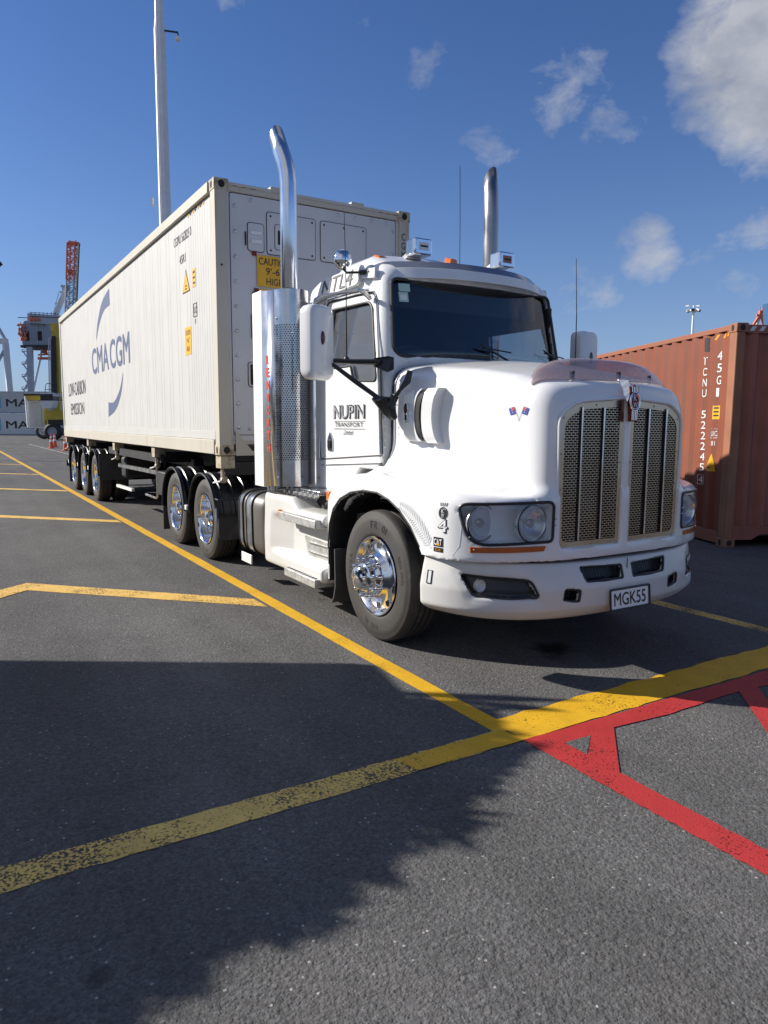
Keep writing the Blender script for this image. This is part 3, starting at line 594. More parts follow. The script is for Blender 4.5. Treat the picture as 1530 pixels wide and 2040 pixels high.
for y0 in (-.10, .62):      # wipers
    MB().tube([wsf(y0+.30, 2.10, .03), wsf(y0, 2.22, .025)], [.010, .006], 8).tube([wsf(y0+.02, 2.20, .012), wsf(y0-.02+.34, 2.175, .012)], .006, 6).build('wiper', 'black', cab)
# interior
MB().box(-1.62, -.52, .80, .83, 2.44, 2.60).build('window_blind', 'int', cab)
MB().box(-1.60, -.62, -.80, .80, 2.62, 2.66).build('headliner', 'int', cab)
MB().box(-.66, -.63, -.75, .75, 2.50, 2.64).build('inner_sun_blind', 'int', cab)
MB().box(-1.70, -1.66, -.85, .85, 1.2, 2.7).build('rear_lining', 'int', cab)
MB().box(-.80, -.47, -.84, .84, 1.75, 2.10).build('dashboard', 'int', cab, bevel=.05)
for y in (-.48, .48):
    MB().box(-1.45, -.98, y-.25, y+.25, 1.45, 1.62).box(-1.55, -1.40, y-.24, y+.24, 1.55, 2.25).box(-1.52, -1.42, y-.14, y+.14, 2.27, 2.42).build('seat', 'seat', cab, bevel=.05, seg=3)
sw = MB(); sw.tube([(-.85+.10*math.sin(t), -.48+.21*math.cos(t), 2.03+.19*math.sin(t)) for t in np.linspace(0, 2*math.pi, 25)], .014, 8, cap=False).tube([(-.85, -.48, 2.03), (-.70, -.48, 1.95)], .03).build('steering_wheel', 'black', cab)
# visor
def vs_(s): return -.33-.33*abs(s)**2.4
secs = []; sec2 = []
for s in np.linspace(-1, 1, 41):
    y = s*.875; x = vs_(s); z0 = 2.700+.0*abs(s)**2; e = 1-.25*max(0, (abs(s)-.92)/.08); bk = -.82 if abs(s) < .8 else -.82-.06*(abs(s)-.8)/.2
    secs.append([(x, y, z0), (x-.035, y*.985, z0+.080*e), (x-.05, y*.98, z0+.088*e), (bk, y*.93, z0+.100*e), (bk, y*.93, z0+.06*e), (x-.17, y*.95, z0+.045*e), (x-.05, y*.985, z0+.004)]); sec2.append([(x-.040, y*.982, z0+.083*e), (x-.105, y*.965, z0+.143*e), (bk+.02, y*.935, z0+.165*e), (bk+.02, y*.935, z0+.102*e)])
MB().loft(secs).build('sun_visor', 'white', cab, ang=28, bevel=.004); MB().loft(sec2).build('visor_stripe', 'visor_tint', cab, ang=28)
for y in (-.86, -.83): MB().sphere((-.80 if y < -.85 else -.74, -.888, 2.765), .008, 8).build('bolt', 'steel', cab)
for s in (-1, 1):   # side tail of the visor, screwed to the roof side
    MB().prism(rpoly([(-.64, 2.700), (-.65, 2.78), (-.84, 2.80), (-.86, 2.73)], .01), lambda q: (q[0], s*(.890-.12*(q[1]-2.70)), q[1]), lambda q: (q[0], s*(.870-.12*(q[1]-2.70)), q[1])).build('visor_bracket', 'white', cab, bevel=.003)
# side number panel
for s in (-1, 1):
    pl_ = rpoly([(-1.765, 2.655), (-1.76, 2.77), (-1.58, 2.835), (-.90, 2.855), (-.88, 2.69)], .045)
    yo = lambda z: s*(.905-.045*(z-2.67)/.2)
    pn = MB().prism(pl_, lambda q: (q[0], yo(q[1])-s*.06, q[1]), lambda q: (q[0], yo(q[1]), q[1])).build('number_panel', 'white', cab, bevel=.008)
    if s < 0: text('NTL4', (-1.53, yo(2.69)-.004, 2.690), (1, 0, .02), (0, .225, 1), .54, .135, 'ink', pn)
# roof furniture
for s in (-1, 1):
    b = MB(); b.box(-.79, -.655, s*.43-.085, s*.43+.085, 2.925, 3.055); o = b.build('roof_lamp', 'chrome', cab, bevel=.014)
    MB().box(-.655, -.651, s*.43-.045, s*.43+.045, 2.962, 3.022).build('lamp_face', 'sticker_white' if s < 0 else 'amber_dull', o)
    MB().box(-.651, -.649, s*.43-.035, s*.43+.035, 2.984, 2.998).build('lamp_grille', 'ink', o)
    MB().loft([[(-1.05, s*.43-.05, 2.92), (-1.05, s*.43+.05, 2.92), (-1.05, s*.43, 2.94)], [(-.79, s*.43-.075, 2.92), (-.79, s*.43+.075, 2.92), (-.79, s*.43, 3.03)]]).build('lamp_fairing', 'white', cab, bevel=.004)
for y in (-.70, 0.0, .70):
    z0 = 2.875+(.06 if y == 0 else 0)
    MB().loft([[(-1.06, y-.05, z0-.01), (-1.06, y+.05, z0-.01), (-1.06, y, z0+.01)], [(-.90, y-.065, z0-.01), (-.90, y+.065, z0-.01), (-.90, y, z0+.075)]]).build('marker_base', 'chrome', cab, bevel=.004)
    MB().loft([[(-.90, y-.06, z0), (-.90, y+.06, z0), (-.90, y+.05, z0+.062), (-.90, y-.05, z0+.062)], [(-.83, y-.035, z0), (-.83, y+.035, z0), (-.83, y+.03, z0+.04), (-.83, y-.03, z0+.04)]]).build('roof_marker', 'orange', cab, bevel=.008)
MB().tube([(-1.02, .2, 2.94), (-1.025, .2, 3.35), (-1.04, .2, 3.82)], .003, 6).cyl((-1.02, .2, 2.93), (-1.02, .2, 2.99), .012, .006, 8).build('roof_aerial', 'black', cab)
# spotter mirror at the front corner of the roof
MB().sphere((-.945, -1.0, 2.875), .082, 24, (.75, .9, 1)).build('spotter_mirror', 'chrome', cab)
MB().tube([(-.93, -1.0, 2.80), (-.90, -.99, 2.77), (-.80, -.90, 2.765)], .010, 8).cyl((-.82, -.915, 2.765), (-.78, -.875, 2.765), .020, n=10).build('mirror_stem', 'black', cab)
# door mirrors
for s in (-1, 1):
    Y = lambda v: s*v
    # the head: lozenge shell, facing the rear
    secs = []
    hc = Vector((-.655, Y(1.375), 2.185)); H2, W2 = .270, .128
    tz = R(-24*s if s < 0 else -6)
    Tm = Matrix.Translation(hc) @ Matrix.Rotation(tz*-1 if s > 0 else R(24), 4, 'Z')
    rp = lambda a, b, r: rpoly([(-a, -b), (a, -b), (a, b), (-a, b)], r, 6)
    for dx, k in ((.075, .82), (.066, .93), (.045, .99), (.0, 1.0), (-.05, .97)):
        secs.append([tuple(Tm @ Vector((dx, q[0], q[1]))) for q in rp(W2*k if k > .85 else W2*.78, H2-(1-k)*.2, .07)])
    mh = MB().loft(secs).build('door_mirror', 'white', truck, ang=50)
    MB().prism(rp(W2*.9, H2*.95, .06), lambda q: tuple(Tm @ Vector((-.048, q[0], q[1]))), lambda q: tuple(Tm @ Vector((-.054, q[0], q[1])))).build('mirror_glass', 'mirror', mh)
    MB().prism(rp(W2*.97, H2*.985, .07), lambda q: tuple(Tm @ Vector((-.03, q[0], q[1]))), lambda q: tuple(Tm @ Vector((-.0515, q[0], q[1])))).build('mirror_rim', 'black', mh)
    MB().sphere(Tm @ Vector((.078, s*.02, .03)), .05, 14, (.25, .38, 1.0)).build('mirror_marker', 'redlens', mh)
    MB().cyl(Tm @ Vector((.0, s*-.0, .20)), Tm @ Vector((.0, 0, .275)), .012, n=8).build('mirror_post', 'steel', mh)
    # arms
    a = MB(); a.tube([(-.71, Y(1.30), 2.07), (-.55, Y(1.12), 2.055), (-.40, Y(.97), 2.05)], [.017, .019, .022], 10)
    a.tube([(-.67, Y(1.27), 2.06), (-.44, Y(1.16), 1.90), (-.27, Y(1.06), 1.775)], [.015, .019, .017], 10).build('mirror_arm', 'black', mh)
    MB().loft([[(-.44+dx, Y(.955)+dy*s, z) for dx, dy, z in ((-.05, .03, 2.02), (.0, .055, 2.02), (.05, .02, 2.02), (.05, .02, 2.08), (0, .055, 2.08), (-.05, .03, 2.08))], [(-.33+dx, Y(.925)+dy*s, z) for dx, dy, z in ((-.05, .0, 1.99), (.0, .03, 1.97), (.04, .0, 1.99), (.04, .0, 2.08), (0, .03, 2.09), (-.05, .0, 2.08))]]).build('arm_foot', 'black', mh, bevel=.012)
    MB().loft([[(-.33, Y(1.10), 1.76), (-.24, Y(1.13), 1.76), (-.18, Y(1.10), 1.76), (-.24, Y(1.04), 1.77)], [(-.30, Y(1.06), 1.79), (-.24, Y(1.08), 1.80), (-.20, Y(1.06), 1.79), (-.24, Y(1.02), 1.79)]]).loft([[(-.35, Y(1.09), 1.775), (-.28, Y(1.12), 1.79), (-.17, Y(1.07), 1.79), (-.22, Y(.98), 1.79)], [(-.30, Y(1.02), 1.69), (-.25, Y(1.05), 1.67), (-.19, Y(1.02), 1.66), (-.24, Y(.93), 1.68)], [(-.27, Y(.97), 1.63), (-.24, Y(.99), 1.62), (-.20, Y(.97), 1.62), (-.24, Y(.92), 1.64)]]).build('arm_socket', 'black', mh, bevel=.012, seg=3)
    MB().tube([(-.20, Y(1.00), 1.75), (-.17, Y(.95), 1.84), (-.155, Y(.90), 1.90), (-.14, Y(.885), 1.975)], [.018, .013, .026, .020], 10).cyl((-.20, Y(1.02), 1.72), (-.17, Y(.99), 1.80), .035, .030, 12).build('bonnet_catch', 'black', mh)
    # thin hoop above the mirror
    if s < 0: MB().tube([(-.76, Y(1.36), 2.44), (-.765, Y(1.33), 2.515), (-.76, Y(1.27), 2.55), (-.66, Y(1.12), 2.575), (-.61, Y(1.05), 2.59), (-.62, Y(1.01), 2.59), (-.66, Y(.95), 2.57), (-.69, Y(.90), 2.555)], [.012, .012, .012, .012, .014, .02, .018, .02], 8).build('mirror_hoop', 'steel', mh)
    az = 2.08
    xa = -.66 if s < 0 else -.56
    MB().tube([(xa, Y(1.12 if s < 0 else 1.18), az), (xa-.005, Y(1.12 if s < 0 else 1.18), az+.5), (xa-.035, Y(1.12 if s < 0 else 1.18), az+(1.07 if s < 0 else 1.0))], [.006, .004, .0025], 6).sphere((xa, Y(1.12 if s < 0 else 1.18), az), .024, 10).build('whip_aerial', 'black', mh)
# air intake scoops on the bonnet flanks
for s in (-1, 1):
    Yh = lambda x, z: abs(float(hit((x, s*1.3, z), (0, -s, 0), off=0, far=.8)[1]))
    def fin(x0, x1, zt, zb, out0, out1, tip):
        secs = []
        for t in np.linspace(0, 1, 15):
            z = zb+(zt-zb)*t; bow = 1-(2*t-1)**4; c = .05*math.sin(t*math.pi)
            xa, xb = x0-c*.6, x1-c
            ya = .868-.10*(xa+.2)*.5; bow = 1-abs(2*t-1)**6*.7; o0 = out0*bow; o1 = out1*bow
            secs.append([(xa, s*(ya-.06), z), (xa+.0, s*(ya+o0), z), (xb, s*(ya+o1), z), (xb-.006, s*(ya+o1-.012), z), (xb-.012, s*(ya-.06), z)])
        return secs
    sc1 = MB().loft(fin(-.21, .015, 1.845, 1.475, .015, .050, 0)).build('air_scoop', 'white', truck, ang=50, bevel=.004)
    MB().loft(fin(.008, .068, 1.83, 1.485, .055, .053, 0)).build('scoop_slot', 'matt_black', sc1, ang=50)
    MB().loft(fin(.062, .185, 1.845, 1.465, .050, .030, 0)).build('scoop_fin', 'white', sc1, ang=50, bevel=.004)
    if s < 0:
        yb = -.965
        ov = [(-.135+.024*math.cos(t), 1.705+.04*math.sin(t)) for t in np.linspace(0, 2*math.pi, 20)[:-1]]
        bb = MB().prism(ov, lambda q: (q[0], -.90, q[1]), lambda q: (q[0], -.926, q[1])).prism([(-.150, 1.60), (-.118, 1.60), (-.120, 1.68), (-.150, 1.68)], lambda q: (q[0], -.90, q[1]), lambda q: (q[0], -.924, q[1])).build('scoop_badge', 'chrome', sc1, bevel=.002)
        text('KW', (-.150, -.9275, 1.69), (1, 0, 0), (0, 0, 1), .030, .03, 'badge_red', bb)
# ---- exhausts and their covers
for s in (-1, 1):
    cx, cyy = -1.72, s*1.115
    top = 3.93; rp_ = .068
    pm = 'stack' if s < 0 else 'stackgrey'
    pts = [(cx, cyy, 1.1), (cx, cyy, 3.62), (cx-.006, cyy+s*.004, 3.71), (cx-.022, cyy+s*.015, 3.80), (cx-.05, cyy+s*.034, 3.885), (cx-.085, cyy+s*.058, 4.00)] if s < 0 else [(cx, cyy, 1.1), (cx, cyy, 3.70), (cx-.006, cyy, 3.80), (cx-.024, cyy+.012, 3.90), (cx-.055, cyy+.03, 3.99), (cx-.09, cyy+.05, 4.09)]
    st = MB(); n = 28; rings = []
    for i, p in enumerate(pts):
        p = Vector(p); d = (Vector(pts[min(i+1, 5)])-Vector(pts[max(i-1, 0)])).normalized(); u = Vector((0, 1, 0)); v = u.cross(d).normalized()
        rings.append([p+(u*math.cos(t)+v*math.sin(t))*rp_ for t in [2*math.pi*k/n for k in range(n)]])
    last = [q+Vector((-.055, 0, .10))*(1+(-(q-Vector(pts[-1])).x)/rp_)*.0+Vector((0, 0, 0)) for q in rings[-1]]
    rings[-1] = [q+(Vector(pts[5])-Vector(pts[4])).normalized()*((pts[5][0]-q.x)/rp_*-.095+.0) for q in last]
    V = [q for r in rings for q in r]; F = [(i*n+j, i*n+(j+1) % n, (i+1)*n+(j+1) % n, (i+1)*n+j) for i in range(5) for j in range(n)]
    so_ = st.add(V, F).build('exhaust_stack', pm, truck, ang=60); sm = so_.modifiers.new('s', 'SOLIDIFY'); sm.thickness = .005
    # cover: perforated half-round in front, flat polished panel along the side
    sx0, rc = -1.76, .155; yc = s*1.09; zb, zt = 1.04, 2.745
    prof = []
    th0, th1 = R(-175), R(100)     # from inner front round the outside
    Nn = 56; arc = [(sx0+rc*math.cos(t), yc-s*rc*math.sin(t)) for t in np.linspace(R(75), R(-90), Nn)] if False else [(sx0+rc*math.sin(t), yc+s*rc*math.cos(t)) for t in np.linspace(R(150), R(0), Nn)]
    def holed(z0, z1):
        m_ = MB(); vi = {}; rows = int((z1-z0)/.0185); dz = (z1-z0)/rows
        L_ = [0]
        for i in range(1, Nn): L_.append(L_[-1]+math.dist(arc[i], arc[i-1]))
        tot_ = L_[-1]; cw = .0214; nc = int(tot_/cw)
        def at_(l, z):
            l = min(max(l, 0), tot_); k = min(np.searchsorted(L_, l), Nn-1); k = max(k, 1); f = (l-L_[k-1])/(L_[k]-L_[k-1]); a, b = arc[k-1], arc[k]
            return (a[0]+(b[0]-a[0])*f, a[1]+(b[1]-a[1])*f, z)
        for r_ in range(rows):
            off = (r_ % 2)*.5
            for c_ in range(-1, nc+1):
                l0 = (c_+off)*tot_/nc; l1 = l0+tot_/nc; zc = z0+(r_+.5)*dz; lc = (l0+l1)/2
                l0c, l1c = max(l0, 0), min(l1, tot_)
                if l1c-l0c < 1e-6: continue
                out = [(l0c, zc-dz/2), ((l0c+l1c)/2, zc-dz/2), (l1c, zc-dz/2), (l1c, zc), (l1c, zc+dz/2), ((l0c+l1c)/2, zc+dz/2), (l0c, zc+dz/2), (l0c, zc)]
                if l0 < 0 or l1 > tot_: m_.add([at_(*q) for q in out], [tuple(range(8))]); continue
                rr = .0062; angs = [225, 270, 315, 0, 45, 90, 135, 180]
                ins_ = [(lc+rr*math.cos(R(a)), zc+rr*math.sin(R(a))) for a in angs]
                m_.add([at_(*q) for q in out]+[at_(*q) for q in ins_], [(j, (j+1) % 8, 8+(j+1) % 8, 8+j) for j in range(8)])
        return m_
    band = lambda z0, z1: MB().add([(p[0], p[1], z0) for p in arc]+[(p[0], p[1], z1) for p in arc], [(i, i+1, Nn+i+1, Nn+i) for i in range(Nn-1)])
    shield = band(2.45, zt).build('exhaust_cover', 'shield', truck); band(zb, 1.27).build('lower_cover', 'shield', shield)
    holed(1.27, 2.45).build('perforated_guard', 'shield', shield, ang=60)
    MB().cyl((sx0, yc, 1.2), (sx0, yc, 2.55), .146, n=24).build('silencer', 'matt_black', shield)  # matt black and widened so the guard's holes read dark
    pe = arc[-1]      # outermost point, where the panel starts
    pa = (pe[0], pe[1], 0); px1 = -2.05; yb = s*1.245
    pnl = MB(); pnl.add([(pe[0], pe[1], zb), (px1, yb, zb-.02), (px1, yb, zt+.03), (pe[0], pe[1], zt)], [(0, 1, 2, 3)]); po = pnl.build('side_panel', 'panel', shield); sm = po.modifiers.new('s', 'SOLIDIFY'); sm.thickness = .004; sm.offset = 0
    wsx = MB().box(-2.28, px1-.002, min(yb-s*.0, yb-s*.035), max(yb-s*.0, yb-s*.035), zb-.03, zt+.04, None).build('panel_edge', 'satin', shield, bevel=.003)
    MB().box(-2.28, -1.8, min(s*.93, s*.96), max(s*.93, s*.96), zb, zt).build('rear_plate', 'steel', shield)
    MB().add([(-2.28, yb-s*.03, zb), (-2.28, s*.94, zb), (-2.28, s*.94, zt), (-2.28, yb-s*.03, zt)], [(0, 1, 2, 3)]).build('end_plate', 'satin', shield)
    # top cap
    cap = [(p[0], p[1]) for p in arc]+[(px1, yb), (-2.28, yb), (-2.28, s*.94), (-1.75, s*.94)]
    MB().add([(p[0], p[1], zb+.01) for p in cap], [tuple(range(len(cap)))]).build('cover_base', 'steel', shield)
    d = Vector((px1-pe[0], yb-pe[1], 0)).normalized(); nrm = Vector((0, s, 0))
    if s < 0:
        for i, ch in enumerate('KENWORTH'):
            f = .50; x = pe[0]+(px1-pe[0])*.50; y = pe[1]+(yb-pe[1])*.50-.006
            text(ch, (x-.04, y, 2.12-i*.112), (1, .0, 0), (0, 0, 1), .075, .082, 'red_letter', shield, .05)
    for z in (1.12, 2.50): MB().cyl((sx0+.04, yc+s*rc*.97, z), (sx0+.04, yc+s*(rc*.97+.008), z), .009, n=8).build('bolt', 'steel', shield)
    MB().tube([(-1.50, s*.985, 1.06), (-1.50, s*.985, 2.40)], .016, 10).build('grab_rail', 'polish', truck)
    for z in (1.12, 2.35): MB().tube([(-1.50, s*.985, z), (-1.53, s*.92, z)], .010, 8).build('rail_bracket', 'steel', truck)
    MB().box(-1.76, -1.58, min(s*.935, s*.90), max(s*.935, s*.90), 1.02, 2.45).build('cab_corner_trim', 'white', cab, bevel=.004)
# lettering on the door and bonnet
dz = lambda z: -(float(wc_(z))+.006)
text('NUPIN', (-1.235, dz(1.7), 1.635), (1, 0, 0), (0, 0, 1), .53, .115, 'ink', truck, .035); text('NUPIN', (-1.225, dz(1.7)-.0025, 1.645), (1, 0, 0), (0, 0, 1), .51, .095, 'grey_ink', truck, .0)
text('TRANSPORT', (-1.215, dz(1.6), 1.572), (1, 0, 0), (0, 0, 1), .48, .036, 'ink', truck)
text('Limited', (-1.06, dz(1.53), 1.508), (1, 0, 0), (0, 0, 1), .17, .04, 'ink', truck, shear=.4)
for z in (1.618, 1.556): MB().box(-1.235, -.70, dz(z)-.001, dz(z), z-.0015, z+.0015).build('lettering_rule', 'ink', truck)
text('NCARRY', (-1.36, -.928, 1.095), (1, 0, 0), (0, 0, 1), .26, .03, 'grey_ink', truck, shear=.2)
sy = lambda p: tuple(hit((p[0], -1.5, p[2])))
def wtext(s, x, z, w_, h_, m_, b=0, sh=0): return text(s, (x, -1.4, z), (1, 0, 0), (0, 0, 1), w_, h_, m_, bonnet, b, warp=sy, shear=sh)
def wpatch(pts, m_, name, off=.0025): return patch([hit((p[0], -1.5, p[1]), off=off) for p in pts], m_, name, bonnet)
# fender stickers (right-hand side), fern, crossed flags
def wring(cx, cz, r, t, m_, name):
    n = 20; V = []
    for k in range(n):
        a = 2*math.pi*k/n
        for rr in (r, r-t): V.append(tuple(hit((cx+rr*math.cos(a), -1.5, cz+rr*1.1*math.sin(a)))))
    return flatmesh(name, V, [(2*k, 2*((k+1) % n), 2*((k+1) % n)+1, 2*k+1) for k in range(n)], m_, bonnet)
KX, KZ = .660, 1.055
wring(KX, KZ, .034, .006, 'ink', 'round_emblem'); wring(KX, KZ, .025, .024, 'ink', 'emblem_centre')
text('K', (KX-.010, -1.4, KZ+.001), (1, 0, 0), (0, 0, 1), .018, .022, 'sticker_white', bonnet, .01, warp=lambda p: tuple(hit((p[0], -1.5, p[2]), off=.004)))
text('W', (KX-.011, -1.4, KZ-.024), (1, 0, 0), (0, 0, 1), .022, .021, 'sticker_white', bonnet, .01, warp=lambda p: tuple(hit((p[0], -1.5, p[2]), off=.004)))
for dx in (-.021, -.007, .007, .021): wpatch([(KX+dx-.003, KZ+.043), (KX+dx+.003, KZ+.043), (KX+dx*1.2+.003, KZ+.064), (KX+dx*1.2-.003, KZ+.064)], 'ink', 'emblem_flame')
wtext('4', KX-.040, KZ-.125, .080, .090, 'ink', .03); text('4', (KX-.032, -1.4, KZ-.115), (1, 0, 0), (0, 0, 1), .064, .072, 'sticker_white', bonnet, .0, warp=lambda p: tuple(hit((p[0], -1.5, p[2]), off=.004)))
for x0, z0, x1, z1, m_ in ((.585, .842, .665, .900, 'ink'), (.587, .808, .665, .836, 'ink')):
    V = []
    for i in range(5):
        for z in (z0, z1): V.append(tuple(hit((x0+(x1-x0)*i/4, -1.5, z))))
    flatmesh('engine_sticker', V, [(2*i, 2*i+2, 2*i+3, 2*i+1) for i in range(4)], m_, bonnet)
up4 = lambda p: tuple(hit((p[0], -1.5, p[2]), off=.0045))
text('CAT', (.592, -1.4, .852), (1, 0, 0), (0, 0, 1), .066, .038, 'sticker_white', bonnet, .025, warp=up4)
patch([hit((x, -1.5, z), off=.006) for x, z in ((.612, .850), (.642, .850), (.627, .872))], 'orange_ink', 'sticker_triangle', bonnet)
text('C-13', (.603, -1.4, .815), (1, 0, 0), (0, 0, 1), .044, .015, 'orange_ink', bonnet, .02, warp=up4)
# silver fern
fp = lambda t: (.20+.36*t+.03*math.sin(t*3), 1.055-.235*t**1.35)
mb = MB()
for i in range(20):
    t = .03+i*.047; c = fp(t); c2 = fp(t+.02); d = Vector((c2[0]-c[0], c2[1]-c[1])).normalized(); nn = Vector((-d.y, d.x))
    ln = .05*(.35+1.1*math.sin(min(1, t+.12)*math.pi*.75))
    for sd_ in (1, -1):
        tip = Vector(c)+(nn*sd_*.95+d*(-.55))*ln*(1.15 if sd_ < 0 else 1.0); mid = (Vector(c)+tip)/2; w_ = .0068
        pd = (tip-Vector(c)).normalized(); q = Vector((-pd.y, pd.x))
        pts = [Vector(c)+q*.001, mid+q*w_, tip, mid-q*w_]
        mb.add([tuple(hit((p.x, -1.5, p.y))) for p in pts], [(0, 1, 2, 3)])
for i in range(24):
    a, b = Vector(fp(i/24)), Vector(fp((i+1)/24)); d = (b-a).normalized(); q = Vector((-d.y, d.x))*.0022
    mb.add([tuple(hit((p.x, -1.5, p.y))) for p in (a-q, b-q, b+q, a+q)], [(0, 1, 2, 3)])
mb.build('fern_decal', 'pale_ink', bonnet, fix=False, smooth=False)
# crossed flags on the bonnet flank
for sd_ in (-.72, .72):
    fx, fz = .80, 1.62
    q0 = (fx-.005*sd_, fz); q1 = (fx+sd_*.050, fz+.085)
    V = lambda pts: [hit((p[0], -1.5, p[1]), off=.003, far=1.2) for p in pts]
    patch(V([q0, (q0[0]+.003, q0[1]), (q1[0]+.003, q1[1]), q1]), 'grey_ink', 'flag_pole', bonnet)
    a = (fx+sd_*.030, fz+.045); b = (fx+sd_*.052, fz+.088)
    patch(V([a, (a[0]+sd_*.055, a[1]-.01), (b[0]+sd_*.055, b[1]-.012), b]), 'flag_blue', 'flag', bonnet)
    c_ = ((a[0]+b[0])/2, (a[1]+b[1])/2); patch([hit((p[0], -1.5, p[1]), off=.005, far=1.2) for p in (c_, (c_[0]+sd_*.024, c_[1]-.004), (b[0]+sd_*.024, b[1]-.005), b)], 'flag_red', 'flag_canton', bonnet)
    for k in range(3): patch([hit((p[0], -1.5, p[1]), off=.005, far=1.2) for p in [(a[0]+sd_*(.030+.008*k)+dx, a[1]+.008+.012*k+dz2) for dx, dz2 in ((-.003, -.003), (.003, -.003), (0, .004))]], 'sticker_white', 'flag_star', bonnet)
# panel line on the fender
pl2 = [(x, z) for x, z in ((.12, 1.165), (.3, 1.150), (.5, 1.120), (.66, 1.095), (.755, 1.06), (.775, .98), (.765, .86), (.73, .80), (.50, .795))]
MB().tube([hit((x, -1.5, z), off=-.001) for x, z in pl2], .0025, 6).build('fender_seam', 'pale_ink', bonnet)
# arch lip
for s in (-1, 1):
    lp = []
    for k in range(1, 13):
        a, b = np.array(ARCH[k-1]), np.array(ARCH[min(k+1, 14)]); t = (b-a)/np.linalg.norm(b-a); nn = np.array((-t[1], t[0])); q = np.array(ARCH[k])+nn*.012
        lp.append((q[0], float(hit((q[0], s*1.5, q[1]), (0, -s, 0), off=-.002)[1]), q[1]))
    MB().tube(lp, .007, 8).build('arch_lip', 'grey_rubber', bonnet)
# amber turn light behind the fender and side marker
MB().box(-.985, -.925, -1.14, -1.075, .975, 1.055).build('turn_light', 'orange', truck, bevel=.012)
MB().tube([(-.95, -1.10, .98), (-.95, -1.05, .95)], .012).build('light_stalk', 'black', truck)

